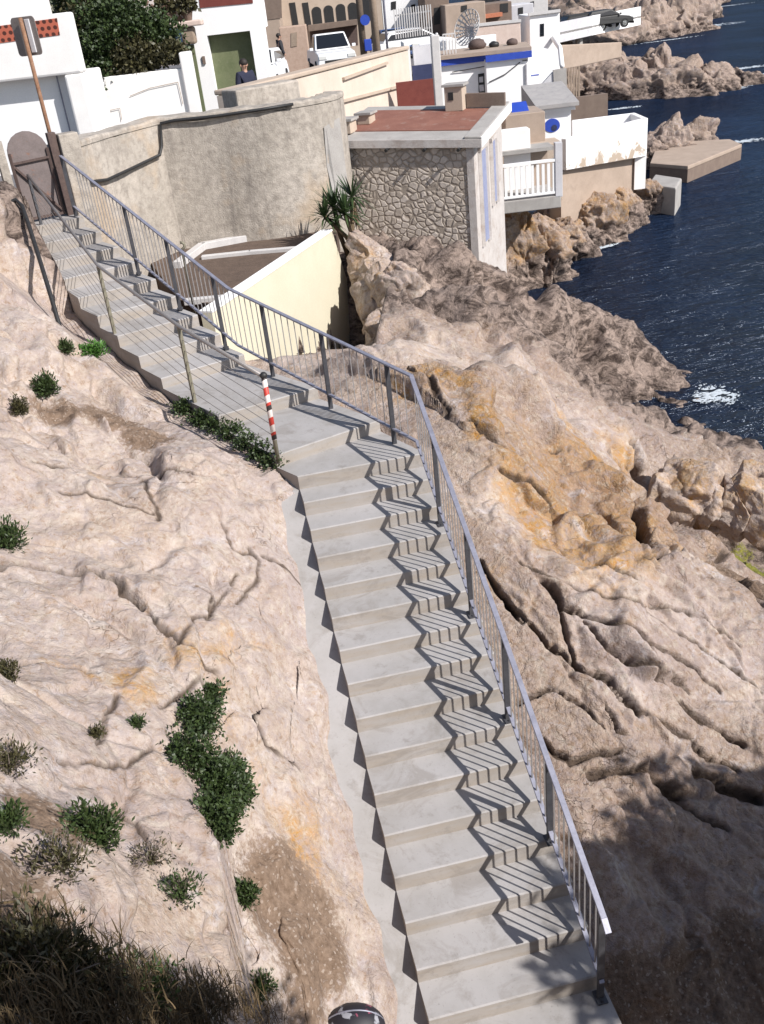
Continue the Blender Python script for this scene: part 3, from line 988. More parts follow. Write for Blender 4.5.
def flight(name, i0, i1, drop):
    """steps between edge i0 (upper) and edge i1; every step is a solid block with a softened front edge"""
    mb = MB()
    bv = .012
    nosings = edges[i0:i1 + 1]
    for j in range(1, len(nosings)):
        Lb, Rb = nosings[j - 1]
        Lf, Rf = nosings[j]
        z = Lf[2]
        zb = Lb[2]
        df = (Lf - Lb)[:2]
        df = df / np.hypot(*df)
        w1 = .004 * math.sin(j * 2.7)
        zz = z + w1
        P = [(*Lb[:2], zz), (*Rb[:2], zz), (Rf[0] - df[0] * bv, Rf[1] - df[1] * bv, zz), (Lf[0] - df[0] * bv, Lf[1] - df[1] * bv, zz),
             (*Rf[:2], zz - bv), (*Lf[:2], zz - bv)]
        zn = (nosings[j + 1][0][2] if j + 1 < len(nosings) else (edges[i1 + 1][0][2] if i1 + 1 < len(edges) else z - .17)) - .02
        P += [(*Rf[:2], zn), (*Lf[:2], zn)]
        dl = drop(i0 + j)
        dl0 = drop(i0 + j - 1)
        bl, br = (*Lb[:2], zb - dl0), (*Rb[:2], zb - .42)
        fl, fr_ = (*Lf[:2], z - dl), (*Rf[:2], z - .42)
        P += [bl, br, fl, fr_]
        mb.add(P, [(0, 3, 2, 1), (3, 5, 4, 2), (5, 7, 6, 4), (0, 8, 10, 7, 5, 3), (1, 2, 4, 6, 11, 9), (8, 9, 11, 10), (7, 10, 11, 6)])
    o = mb.build(name, 'stair', stair)
    return o


flight('upper_flight', 0, NUP, lambda i: max(.3, .68 - .035 * i))
flight('landing', NUP, NUP + 3, lambda i: .38)
flight('lower_flight', NUP + 3, len(edges) - 1, lambda i: .40)
# top platform by the gate
e0 = edges[0]
tp = D2 / np.hypot(*D2[:2])
mb = MB()
q = [e0[0], e0[1], e0[1] + np.array([tp[0], tp[1], 0]) * 1.6, e0[0] + np.array([tp[0], tp[1], 0]) * 1.6]
mb.slab([(*p[:2], e0[0][2]) for p in q], (0, 0, -.6))
mb.build('top_platform', 'stair', stair)
# sloping concrete strip along the left foot of the lower flight
mb = MB()
nrm = np.array([0, 0, -.25])
top = []
for k in np.arange(-.6, NLOW - 1, .9):
    p = L0 + k * D1 + np.array([0, 0, -.185])
    wq = STRIP * (.95 + .1 * math.sin(k * 1.7) + .08 * math.sin(k * 4.1)) + .012 * k
    top.append((p + N1 * .03, p - N1 * wq + np.array([0, 0, -.03])))
for (a, b), (c, d) in zip(top[:-1], top[1:]):
    mb.slab([a, b, d, c], (0, 0, -.3))
mb.build('side_strip', 'stair', stair)

# ------------------------------------------------------------------ steel balustrade on the sea side
H_RAIL = .955
OFF = -.075


def rail_low(k, h):
    return L0 + (WID + OFF) * N1 + k * D1 + np.array([0, 0, h])


cornerb = rail_low(-.12, 0)
up0 = A2 + (W2 - .06) * N2
upath = [cornerb]
cz = cornerb[2]
mid = (ER[NUP + 1] + np.array([-.05, -.03, 0]))
upath += [up0 + np.array([0, 0, .02])] + [up0 + D2 * 8.3]
upath = np.array(upath)
sl_ = np.r_[0, np.cumsum(np.linalg.norm(np.diff(upath, axis=0), axis=1))]


def rail_up(s, h):
    i = min(np.searchsorted(sl_, s, side='right') - 1, len(upath) - 2)
    t_ = (s - sl_[i]) / (sl_[i + 1] - sl_[i])
    return upath[i] + t_ * (upath[i + 1] - upath[i]) + np.array([0, 0, h])


rail = thing('steel_balustrade', cornerb, 'bluish grey steel balustrade with thin upright bars on the sea side of the stair', 'railing')
k_end = 15.35
UPL = sl_[-1]
mb = MB()
pts = [rail_up(UPL, H_RAIL), rail_up(sl_[1], H_RAIL), rail_up(0, H_RAIL), rail_low(k_end, H_RAIL)]
for a, b in zip(pts[:-1], pts[1:]):
    e = (b - a) / np.linalg.norm(b - a) * .012
    mb.bar(a - e, b + e, .052, .022)
mb.bar(pts[-1] + np.array([0, 0, .0]), pts[-1] + D1 / np.linalg.norm(D1) * .1 + np.array([0, 0, -.03]), .054, .026)
mb.build('handrail', 'steel', rail, bevel=.004)
mb = MB()
HB = .13
pts = [rail_up(UPL, HB), rail_up(sl_[1], HB), rail_up(0, HB), rail_low(k_end, HB)]
for a, b in zip(pts[:-1], pts[1:]):
    mb.bar(a, b, .042, .022)
mb.build('bottom_rail', 'steel', rail, bevel=.003)
lowpost = [2.4, 5.6, 8.8, 12.0, 15.25]
dh = D1[:2] / np.hypot(*D1[:2])


def make_post(p, ht, sink):
    mb = MB()
    mb.box((p[0], p[1], p[2] + (ht - sink) / 2), (.030, .058, ht + sink), math.atan2(dh[1], dh[0]))
    return mb.build('post', 'steel_dark', rail, bevel=.003)


def clamp_foot(p, o):
    mb = MB()
    mb.box((p[0], p[1], p[2]), (.13, .09, .014), math.atan2(dh[1], dh[0]))
    for sx in (-1, 1):
        mb.box((p[0] + sx * dh[0] * .045, p[1] + sx * dh[1] * .045, p[2] + .013), (.018, .018, .014), 0)
    mb.build('base_plate', 'steel_dark', o)


ups = [.42, 1.64, 2.9, 4.1, 5.45, 6.8, UPL - .02]


def stair_z(k):
    return L0[2] - .17 * math.ceil(k - 1e-6)


for k in lowpost:
    p = rail_low(k, 0)
    zt = stair_z(k)
    o = make_post((p[0], p[1], p[2]), H_RAIL - .01, p[2] - zt)
    clamp_foot((p[0], p[1], zt + .008), o)
for s in ups:
    p = rail_up(s, 0)
    o = make_post(p, H_RAIL - .01, .12)
    clamp_foot((p[0], p[1], p[2] - .11), o)
# one bar mesh, shared by all uprights
mb = MB()
mb.box((cornerb[0], cornerb[1], cornerb[2] + (H_RAIL + HB) / 2), (.0115, .0115, H_RAIL - HB))
bar0 = mb.build('upright_bar', 'bar', rail)
spots = []
kk = [-0.12] + lowpost
for a, b in zip(kk[:-1], kk[1:]):
    n = int(round((b - a) / .32))
    spots += [rail_low(a + (b - a) * i / n, 0) for i in range(1, n)]
uu = [0.0] + ups
for a, b in zip(uu[:-1], uu[1:]):
    n = max(3, int(round((b - a) / .137)))
    spots += [rail_up(a + (b - a) * i / n, 0) for i in range(1, n)]
spots = spots[:100]
for i, p in enumerate(spots):
    o = bar0 if i == 0 else bar0.copy()
    if i:
        COL.objects.link(o)
        o.parent = rail
    o.location = Vector(p - cornerb)
print('uprights', len(spots), 'upper rail length', UPL)

# ------------------------------------------------------------------ cable railing on the rock side
H_L = .98


def left_up(k, h, off=.03):
    return A2 + off * N2 + k * D2 + np.array([0, 0, h])


cable = thing('cable_railing', left_up(2.2, 0), 'brownish tube railing with thin stretched cables on the rock side of the stair', 'railing')
lp = [np.array([-5.25, 16.85, -3.08]), left_up(2.25, 0), EL[NUP + 1] * .55 + EL[NUP] * .45 + N2 * .04, EL[NUP + 2] + N2 * .03]
lp = [np.array(p) for p in lp]
lp[2][2] = -4.5
hts = [.90, .95, 1.0, .98]
topl = [p + np.array([0, 0, h]) for p, h in zip(lp, hts)]
mb = MB()
mb.tube([topl[0], topl[1], topl[2], topl[3]], .024, 10)
mb.build('handrail', M['cable'], cable, smooth=True)
for i, (p, h) in enumerate(zip(lp, hts)):
    if i == 3:
        continue
    mb = MB()
    mb.box((p[0], p[1], p[2] + h / 2 - .06), (.045, .045, h + .1), .6)
    mb.build('post', 'steel_dark' if i == 0 else 'olive_post', cable, bevel=.004)
for j in range(6):
    f = .10 + j * .145
    mb = MB()
    mb.tube([p + np.array([0, 0, h * f]) for p, h in zip(lp, hts)], .0045, 5)
    mb.build('cable', 'cable', cable)
# end post wrapped in red and white tape
t = NT('red_white_tape')
sv = t.n('ShaderNodeSeparateXYZ')
t.l(t.scale((1, 1, 1), rot=(.5, .35, 0)), sv.inputs[0])
st = t.math('LESS_THAN', t.math('FRACT', t.math('MULTIPLY', sv.outputs[2], 6.5)), .52)
st2 = t.math('LESS_THAN', t.math('FRACT', t.math('MULTIPLY', sv.outputs[2], 3.25)), .16)
cc = t.mix(st, (.70, .62, .58), (.50, .045, .03))
cc = t.mix(st2, cc, (.04, .03, .03))
M['tape'] = t.out(cc, .5)
p = lp[3]
mb = MB()
mb.tube([p + np.array([0, 0, -.1]), p + np.array([.0, 0, .95])], .026, 10)
po = mb.build('post', 'olive_post', cable, smooth=True)
po['label'] = 'end post of the cable railing wrapped in red and white tape'
mb = MB()
mb.tube([p + np.array([0, 0, .2]), p + np.array([0, 0, .98])], .031, 10)
mb.build('tape_wrap', 'tape', po, smooth=True)
mb = MB()
mb.blob(p + np.array([.0, 0, 1.0]), (.045, .045, .04), 10, 6)
mb.build('cap', 'black', po, smooth=True)
# ------------------------------------------------------------------ walls and small buildings of the middle distance
def vplane(px, py, A, B, out=0.0):
    """point of the upright plane through A and B that was surveyed at px, py; moved out towards the viewer"""
    d = (np.array(B) - np.array(A))[:2]
    d = d / np.hypot(*d)
    n = np.array([d[1], -d[0], 0.0])
    if n[:2] @ np.array(A)[:2] > 0:
        n = -n
    v = rayv(px, py)
    s = (np.array(A) @ n) / (v @ n)
    return v * s + n * out


def vnormal(A, B):
    d = (np.array(B) - np.array(A))[:2]
    d = d / np.hypot(*d)
    n = np.array([d[1], -d[0], 0.0])
    return -n if n[:2] @ np.array(A)[:2] > 0 else n


def panel(mb, A, B, pts, out=.03, thick=.06):
    q = [vplane(px, py, A, B, out) for px, py in pts]
    return mb.slab(q, -vnormal(A, B) * thick)


def rect(x0, x1, y0, y1, slope=-.118, lean=None):
    """corner pixels of an upright rectangle seen near x0..x1 (level edges follow the tilt of the photograph)"""
    ln = lean if lean is not None else (.128 - .00034 * ((x0 + x1) / 2 - 382))
    w_ = x1 - x0
    h_ = y1 - y0
    return [(x0, y0), (x1, y0 + slope * w_), (x1 + ln * h_, y1 + slope * w_), (x0 + ln * h_, y1)]


def block(mb, A, B, ztop, zbot, depth):
    n = -vnormal(A, B)
    A, B = np.array(A), np.array(B)
    ring = [A, B, B + n * depth, A + n * depth]
    zt = ztop if hasattr(ztop, '__len__') else [ztop] * 4
    mb.prism([r[:2] for r in ring], zbot, zt)
    return mb


# --- old curved retaining wall with its black pipe
ZW = -1.86
wp = [atz(62, 146, ZW), atz(110, 131, ZW), atz(157, 119, ZW), atz(205, 113, ZW), atz(255, 108, ZW), atz(296, 102, ZW), atz(322, 98, ZW)]
wp[-1] = wp[-2] + (wp[-1] - wp[-2]) + np.array([0, .08, 0])
wp.append(wp[-1] + np.array([.32, .35, 0]))
wp.append(wp[-1] + np.array([.12, .7, 0]))
def smooth_path(P, n, it):
    tt_ = np.linspace(0, len(P) - 1, n)
    Q = np.c_[np.interp(tt_, np.arange(len(P)), P[:, 0]), np.interp(tt_, np.arange(len(P)), P[:, 1]), np.full(n, ZW)]
    for _ in range(it):
        Q[1:-1] = (Q[:-2] + 2 * Q[1:-1] + Q[2:]) / 4
    return Q


wp = np.array([[p[0], p[1], ZW] for p in wp])
wpL = smooth_path(wp[:3] + np.array([0, .0, 0]), 12, 0)
wpR = smooth_path(wp[2:], 34, 10)
wp = np.concatenate([wpL[:-1], wpR])
t = NT('stained_old_concrete')
a_ = t.noise(1.0, 7, .68, vec=t.scale((1, 1, .6)), dist=.4)
b_ = t.noise(7, 6, .7)
c_ = t.noise(40, 4, .65)
cc = t.mix(t.fr(a_, .35, .65), (.35, .31, .265), (.48, .425, .37))
cc = t.mix(t.math('MULTIPLY', t.fr(b_, .42, .68), .6), cc, (.17, .145, .125))
dr = t.noise(2.2, 6, .7, vec=t.scale((1.6, 1.6, .22)))
cc = t.mix(t.math('MULTIPLY', t.fr(dr, .52, .7), .6), cc, (.15, .13, .115))
cc = t.mix(t.math('MULTIPLY', t.fr(t.noise(.8, 4), .55, .68), .5), cc, (.42, .30, .19))
t.bump(t.math('ADD', b_, t.math('MULTIPLY', c_, .6)), .7, .03)
M['old_conc'] = t.out(cc, .92)
wall = thing('retaining_wall', (wp[15][0], wp[15][1], -4.4), 'weathered grey concrete retaining wall curving beside the upper stair', 'wall')


def wall_strip(mb, path, z0, z1, th, over=0.0, sub=1):
    """wall of even thickness along a plan path"""
    P = np.array(path)
    Q = []
    for i in range(len(P) - 1):
        for k in range(sub):
            Q.append(P[i] + (P[i + 1] - P[i]) * k / sub)
    Q.append(P[-1])
    Q = np.array(Q)
    T = np.gradient(Q[:, :2], axis=0)
    for _ in range(1):
        T[1:-1] = (T[:-2] + T[1:-1] * 2 + T[2:]) / 4
    T /= np.linalg.norm(T, axis=1)[:, None]
    Nl = np.c_[-T[:, 1], T[:, 0]]
    fr_ = Q[:, :2] - Nl * over
    bk = Q[:, :2] + Nl * th
    zz = [z0] * len(Q) if not hasattr(z0, '__len__') else z0
    n = len(Q)
    jt = .012 * np.array([math.sin(i * 1.9) + math.sin(i * .7) for i in range(n)])
    vs = [(*fr_[i], zz[i]) for i in range(n)] + [(*fr_[i], z1 + jt[i]) for i in range(n)] + [(*bk[i], z1 + jt[i] + .02) for i in range(n)] + [(*bk[i], zz[i]) for i in range(n)]
    fs = []
    for a in range(3):
        for i in range(n - 1):
            fs.append((a * n + i, a * n + i + 1, (a + 1) * n + i + 1, (a + 1) * n + i))
    fs += [(0, n, 2 * n, 3 * n), (n - 1, 4 * n - 1, 3 * n - 1, 2 * n - 1)]
    mb.add(vs, fs)


mb = MB()
wall_strip(mb, wp, -5.2, ZW - .10, .36)
mb.build('wall_face', 'old_conc', wall)
mb = MB()
wall_strip(mb, wp, ZW - .098, ZW, .42, over=.018)
mb.build('coping', 'old_conc', wall, bevel=.04)
# smooth grey patch at the seaward end
A_, B_ = wp[33], wp[38]
mb = MB()
mb.slab([p + np.array([.02, -.035, 0]) for p in (A_ + [-.02, 0, -.55], B_ + [-.02, 0, -.45], B_ + [.0, 0, -2.6], A_ + [.05, 0, -2.3], A_ + [-.06, 0, -1.3])], (.04, .045, 0))
mb.build('render_patch', 'conc_grey', wall)


def on_wall(px, py, out):
    best = None
    for a, b in zip(wp[:38], wp[1:39]):
        v = rayv(px, py)
        d = (b - a)[:2]
        n = np.array([d[1], -d[0], 0]) / np.hypot(*d)
        q = v * ((a @ n) / (v @ n))
        t_ = ((q - a)[:2] @ d) / (d @ d)
        e = abs(t_ - .5)
        if best is None or e < best[0]:
            best = (e, q + (n if n[1] < 0 else -n) * out)
    return best[1]


pp = [(97, 292), (92, 255), (86, 215), (82, 190), (88, 182), (104, 180), (130, 168), (157, 155), (159, 146), (158, 132), (161, 123), (175, 120), (215, 116), (262, 109), (292, 104)]
mb = MB()
mb.tube([on_wall(*p, .07) for p in pp], .03, 8)
tag(mb.build('black_pipe', 'black', smooth=True), 'thin black pipe running along the face of the grey retaining wall', 'pipe')

# --- terrace bed behind the cream wall: soil, pale kerbs
ZT = -4.42
mb = MB()
tp_ = [atz(180, 300, ZT), atz(228, 306, ZT), np.array([CW1[0], CW1[1], ZT]), atz(330, 226, ZT) + [.2, .6, 0], atz(190, 236, ZT) + [0, .5, 0], atz(150, 262, ZT)]
mb.slab([(p[0], p[1], ZT) for p in tp_][::-1], (0, 0, -.5))
soil = mb.build('soil_bed', 'soil')
tag(soil, kind='structure')
kb = thing('terrace_kerb', atz(200, 252, ZT), 'pale kerb strips edging the brown soil bed below the grey wall', 'kerb')
for pl, wd, hh in [([(178, 268), (203, 249), (262, 238), (322, 226)], .17, .16), ([(203, 259), (250, 254), (300, 250)], .13, .10), ([(186, 303), (228, 299)], .14, .10)]:
    mb = MB()
    P3 = [atz(*p, ZT) for p in pl]
    for a, b in zip(P3[:-1], P3[1:]):
        e = (b - a) / np.linalg.norm(b - a) * .02
        mb.bar(a - e + [0, 0, hh / 2 - .03], b + e + [0, 0, hh / 2 - .03], wd, hh)
    mb.build('kerb_strip', 'kerb', kb, bevel=.012)
# --- cream wall
cr = thing('cream_wall', (CW0[0], CW0[1], -6.3), 'smooth cream rendered wall tapering up from the rocks beside the balustrade', 'wall')
foot = vplane(372, 362, CW0, CW1)
n_ = vnormal(CW0, CW1)
if n_[0] < 0:
    n_ = -n_
mb = MB()
q = [CW0, CW1, foot + [0, 0, .0], np.array([foot[0] - 1.5, foot[1] - 3.4, foot[2] - .6]), np.array([CW0[0], CW0[1], -6.4])]
q[3] = np.array([*(CW0 + (CW1 - CW0) * .4)[:2], -7.2])
mb.slab(q, -n_ * .20)
mb.build('wall_face', 'cream', cr)
mb = MB()
e = (CW1 - CW0) / np.linalg.norm(CW1 - CW0)
mb.slab([CW0 + n_ * .015 + [0, 0, .001], CW1 + n_ * .015 + [0, 0, .001], CW1 - n_ * .225 + [0, 0, .001], CW0 - n_ * .225 + [0, 0, .001]][::-1], (0, 0, .035))
mb.build('coping', 'white_clean', cr, bevel=.006)
# small pale blocks at its foot, beside the balustrade
# --- slim post with a hook beside the balustrade
pb = atz(196, 318, -4.4)
mb = MB()
hk = [pb, pb + [0, 0, 1.12]] + [pb + np.array([.05 * math.sin(a), -.0, 1.12 + .05 - .05 * math.cos(a) + .0]) for a in (.6, 1.2, 1.9, 2.6, 3.3)]
mb.tube([(float(a), float(b), float(c)) for a, b, c in hk], .022, 8)
tag(mb.build('hooked_post', 'olive_post', smooth=True), 'slim olive metal post with a hooked top behind the balustrade', 'post')

# --- gate at the head of the stair
ge0 = A2 + 8.75 * D2 + N2 * .44
gdir = N2
gz = A2[2] + 8 * D2[2]
gate = thing('garden_gate', (ge0[0], ge0[1], gz), 'weathered brown metal gate with a rounded top at the head of the stair', 'gate')
gw = .68
mb = MB()
prof = [(0, .05), (gw, .05), (gw, 1.12)] + [(gw / 2 + gw / 2 * math.cos(a), 1.12 + .34 * math.sin(a)) for a in np.linspace(.25, PI - .25, 9)] + [(0, 1.12)]
mb.slab([ge0 + gdir * u + np.array([0, 0, gz - ge0[2] + h]) for u, h in prof], np.array([-gdir[1], gdir[0], 0]) * .03)
mb.build('sheet_panel', 'gate', gate)
fo = np.array([gdir[1], -gdir[0], 0]) * .03


def gp(u, h):
    return ge0 + gdir * u + np.array([0, 0, gz - ge0[2] + h]) + fo


mb = MB()
for a, b in [((.02, .05), (.02, 1.15)), ((gw - .02, .05), (gw - .02, 1.15)), ((.0, .06), (gw, .06))]:
    mb.bar(gp(*a), gp(*b), .04, .04)
mb.build('frame', 'rust_dark', gate)
mb = MB()
mb.bar(gp(.02, .98), gp(gw - .02, 1.0), .035, .035)
mb.build('cross_bar', 'rust_dark', gate)
mb = MB()
mb.bar(gp(.03, .95), gp(gw - .03, .12), .035, .035)
mb.build('diagonal_brace', 'rust_dark', gate)
for u, nm in ((-.12, 'left'), (gw + .1, 'right')):
    mb = MB()
    c = ge0 + gdir * u
    mb.box((c[0], c[1], gz + .62), (.14, .14, 1.5), .5)
    mb.build('gate_post', 'rust_dark' if u > 0 else 'old_conc', gate, bevel=.008)
# rough end of the wall by the gate
mb = MB()
c = ge0 + gdir * (gw + .36)
mb.box((c[0], c[1], gz + .45), (.34, .3, 1.75), .5)
tag(mb.build('wall_end_pier', 'old_conc', bevel=.02), 'narrow grey concrete pier between the gate and the long retaining wall', 'pier')
# masonry on the other side of the gate
mb = MB()
c = ge0 - gdir * .65 + np.array([-.1, .1, 0])
mb.box((c[0] - .55, c[1] - .35, gz + .40), (1.9, .4, 1.55), math.atan2(gdir[1], gdir[0]))
pm = mb.build('masonry_wall', 'old_conc', bevel=.03)
tag(pm, 'rough pale masonry wall left of the garden gate', 'wall')
# --- sign seen from behind
sb = at(53, 146, 17.75)
st_ = at(31, 22, 17.75)
sg_ = thing('road_sign', (sb[0], sb[1], -1.9), 'grey back of a road sign on a rusty pole above the gate', 'sign')
mb = MB()
mb.tube([(sb[0], sb[1], -3.0), (sb[0], sb[1], st_[2] + .08)], .034, 10)
mb.build('pole', 'rust', sg_, smooth=True)
mb = MB()
ca, sa = math.cos(.35), math.sin(.35)
cx_, cy_, cz_ = sb[0] + .0, sb[1] + .075, st_[2] - .20
w2, h2, rr_ = .23, .29, .06
prof = []
for qx, qz, a0 in ((w2 - rr_, h2 - rr_, 0), (-w2 + rr_, h2 - rr_, PI / 2), (-w2 + rr_, -h2 + rr_, PI), (w2 - rr_, -h2 + rr_, 1.5 * PI)):
    for a in np.linspace(a0, a0 + PI / 2, 5):
        prof.append((qx + rr_ * math.cos(a), qz + rr_ * math.sin(a)))
mb.slab([(cx_ + u * ca, cy_ - u * sa, cz_ + v_) for u, v_ in prof], (sa * .02, ca * .02, 0))
mb.build('sign_plate', 'sign_back', sg_)
mb = MB()
mb.box((cx_ + .085, cy_ - .045, cz_ + .0), (.09, .03, .50), -.35)
mb.build('bracket', 'conc_smooth', sg_, bevel=.008)
# --- black hose beside the cable railing
hp = [(0, 208), (8, 203), (18, 201), (24, 212), (32, 240), (42, 275), (52, 308), (60, 330), (64, 342)]
mb = MB()
hp = [(-6, 209, 15.4), (4, 205, 15.5), (16, 200, 15.6), (22, 206, 15.5), (29, 226, 15.1), (41, 264, 14.4), (52, 300, 13.8), (60, 328, 13.5), (66, 346, 13.3)]
mb.tube([at(*p) for p in hp], .035, 8)
tag(mb.build('black_hose', 'black', smooth=True), 'thick black hose hanging down the pale rock left of the stair', 'hose')

# --- stone house
HA = math.radians(-22)
hd_ = np.array([math.cos(HA), math.sin(HA), 0])
hs_ = np.array([-math.sin(HA), math.cos(HA), 0])
HP = at(472, 146, 20.9)                       # right front corner under the eaves
HW, HD, ZB = 3.15, 2.7, -6.9
M['aged'] = worn('aged_white_render', (.43, .39, .365), (.52, .48, .455), 3.0, stain=(.36, .29, .25), stain_at=(.52, .72), bump=.5, bdist=.02)
house = thing('stone_house', (HP[0] - 1.4, HP[1] + 1, ZB), 'small house of rounded stones with a red flat roof above the dark rocks', 'house')
t = NT('rubble_masonry')
# upright coordinates along the walls
wobn = t.n('ShaderNodeTexNoise')
wobn.inputs['Scale'].default_value = 3.0
t.l(t.tc, wobn.inputs['Vector'])
va = t.n('ShaderNodeVectorMath', operation='MULTIPLY_ADD')
t.l(wobn.outputs[1], va.inputs[0])
va.inputs[1].default_value = (.16, .16, .16)
t.l(t.tc, va.inputs[2])
ve = t.voro(6.6, vec=t.scale((1, .55, 1.12), src=va.outputs[0]), feature='DISTANCE_TO_EDGE')
vc = t.voro(6.6, vec=t.scale((1, .55, 1.12), src=va.outputs[0]))
jt = t.math('MULTIPLY', t.fr(ve.outputs[0], .02, .15), t.fr(vc.outputs['Distance'], .86, .60))
sc_ = t.n('ShaderNodeSeparateColor')
t.l(vc.outputs['Color'], sc_.inputs[0])
stone = t.mix(sc_.outputs[0], (.46, .395, .335), (.66, .585, .52))
stone = t.mix(t.math('MULTIPLY', t.fr(t.noise(12, 6, .7), .4, .7), .5), stone, (.26, .205, .165))
cc = t.mix(jt, (.34, .285, .235), stone)
cc = t.mix(t.math('MULTIPLY', t.fr(t.noise(.7, 5), .5, .7), .35), cc, (.20, .16, .13))
t.bump(t.math('ADD', t.math('MULTIPLY', jt, 1.2), t.math('MULTIPLY', t.noise(25, 4, .7), .3)), .55, .035)
M['rubble'] = t.out(cc, .92)


def hq(u, v_, z):
    p = HP + hd_ * u + hs_ * v_
    return np.array([p[0], p[1], z])


def roofz(u, v_):
    return HP[2] + .10 * v_ + .045 * (-u)


mb = MB()
ring = [hq(-HW, 0, 0), hq(0, 0, 0), hq(0, HD, 0), hq(-HW, HD, 0)]
mb.prism([r[:2] for r in ring], ZB, [roofz(-HW, 0) - .01, roofz(0, 0) - .01, roofz(0, HD) - .01, roofz(-HW, HD) - .01])
mb.build('stone_wall', 'rubble', house)
# rendered seaward side with pale quoins
mb = MB()
mb.slab([hq(.004, -.012, ZB), hq(.004, HD, ZB), hq(.004, HD, roofz(0, HD) - .02), hq(.004, -.012, roofz(0, 0) - .02)], hd_ * .03)
mb.slab([hq(-.13, -.003, ZB), hq(.03, -.003, ZB), hq(.03, -.003, roofz(0, 0) - .02), hq(-.13, -.003, roofz(0, 0) - .02)], -hs_ * .02)
mb.build('side_render', 'aged', house)


def roofslab(u0, u1, v0, v1, z0, z1):
    return [hq(u0, v0, roofz(u0, v0) + z0), hq(u1, v0, roofz(u1, v0) + z0), hq(u1, v1, roofz(u1, v1) + z0), hq(u0, v1, roofz(u0, v1) + z0),
            hq(u0, v0, roofz(u0, v0) + z1), hq(u1, v0, roofz(u1, v0) + z1), hq(u1, v1, roofz(u1, v1) + z1), hq(u0, v1, roofz(u0, v1) + z1)]


mb = MB()
mb.hexa(roofslab(-HW - .15, .22, -.10, HD + .2, 0, .15))
rf = mb.build('roof', 'conc_grey', house, bevel=.015)
mb = MB()
mb.hexa(roofslab(-HW + .05, -.16, .62, HD - .25, .151, .17))
mb.build('red_coating', 'red_roof', rf)
mb = MB()
mb.hexa(roofslab(-HW - .16, .23, -.125, -.102, .0, .16))
mb.build('fascia', 'aged', rf)
mb = MB()
mb.hexa(roofslab(.222, .247, -.10, HD + .2, .0, .20))
mb.build('fascia', 'white', rf)
mb = MB()
mb.hexa(roofslab(-.14, .21, -.09, HD + .19, .152, .21))
mb.build('edge_kerb', 'conc_grey', rf, bevel=.015)
for u in (-1.85, -1.0, -.25):
    mb = MB()
    mb.tube([hq(u, .05, roofz(u, 0) - .02), hq(u, -.22, roofz(u, 0) - .05)], .035, 8)
    mb.build('drain_spout', 'black', rf)
for (u, v_, sx, sz) in ((-.95, HD - .28, .42, .52), (-HW + .15, .55, .36, .26), (-HW + .35, 1.35, .30, .2)):
    mb = MB()
    z0 = roofz(u, v_) + .15
    p = hq(u, v_, 0)
    mb.box((p[0], p[1], z0 + sz / 2), (sx, .42, sz), HA)
    ch = mb.build('chimney', 'beige' if sz > .3 else 'beige', rf, bevel=.012)
    mb = MB()
    mb.box((p[0], p[1], z0 + sz + .025), (sx + .1, .5, .05), HA)
    q = p - hs_ * .212
    mb.build('cap', 'conc_grey', ch)
    if sz > .3:
        mb = MB()
        q = q - hd_ * .06
        mb.box((q[0], q[1], z0 + .32), (.12, .02, .17), HA)
        mb.build('vent', 'black', ch)
mb = MB()
mb.hexa([hq(-.72, HD - .22, roofz(-.72, HD) + .16), hq(.18, HD - .22, roofz(.18, HD) + .16), hq(.18, HD - .1, roofz(.18, HD) + .16), hq(-.72, HD - .1, roofz(-.72, HD) + .16),
         hq(-.72, HD - .22, roofz(-.72, HD) + .46), hq(.18, HD - .22, roofz(.18, HD) + .46), hq(.18, HD - .1, roofz(.18, HD) + .46), hq(-.72, HD - .1, roofz(-.72, HD) + .46)])
mb.build('roof_parapet', 'brown_panel', rf)
for v0, v1, z0, z1 in ((.42, .92, -2.15, -.22), (1.50, 1.85, -1.5, -.2)):
    mb = MB()
    mb.slab([hq(.035, v0, HP[2] + z0), hq(.035, v1, HP[2] + z0), hq(.035, v1, HP[2] + z1 + .1), hq(.035, v0, HP[2] + z1)], hd_ * .03)
    sh = mb.build('shutter', 'blue_pale', house)
    mb = MB()
    for a, b in (((v0 - .04, z0 - .05), (v0 - .04, z1 + .05)), ((v1 + .04, z0 - .05), (v1 + .04, z1 + .05)), ((v0 - .1, z1 + .08), (v1 + .1, z1 + .12))):
        mb.bar(hq(.06, a[0], HP[2] + a[1]), hq(.06, b[0], HP[2] + b[1]), .09, .08)
    mb.build('frame', 'aged', sh)

# --- balcony between the stone house and the sea terrace
YB = 27.0
balc = thing('balcony', at(530, 206, YB), 'small sea balcony with white balusters beside the stone house', 'balcony')
bA, bB = at(494, 205, YB), at(561, 197, YB)
mb = MB()
block(mb, bA, bB, bA[2] + .05, bA[2] - .28, 1.9)
mb.build('floor_slab', 'conc_grey', balc, bevel=.02)
mb = MB()
A_, B_ = bA + np.array([-.4, 1.75, 0]), bB + np.array([.0, 1.75, 0])
zlt = at(530, 152, YB + 1.4)[2]
block(mb, A_, B_, zlt - .001, bA[2] + .051, .2)
mb.build('back_wall', 'tan', balc)
mb = MB()
block(mb, bA + np.array([-.4, 1.3, 0]), bB + np.array([.1, 1.3, 0]), zlt + .1, zlt, .8)
mb.build('lintel', 'conc_grey', balc)
mb = MB()
mb.box((bB[0] - .05, bB[1] + .1, bA[2] + .73), (.2, .2, 1.44), 0)
mb.build('end_post', 'conc_smooth', balc, bevel=.01)
hb = .96
mb = MB()
mb.bar(bA + [0, .06, hb + .04], bB + [-.14, .06, hb + .04], .10, .07)
mb.build('top_rail', 'white_clean', balc)
mb = MB()
mb.bar(bA + [0, .06, .14], bB + [-.14, .06, .14], .09, .06)
mb.build('foot_rail', 'white_clean', balc)
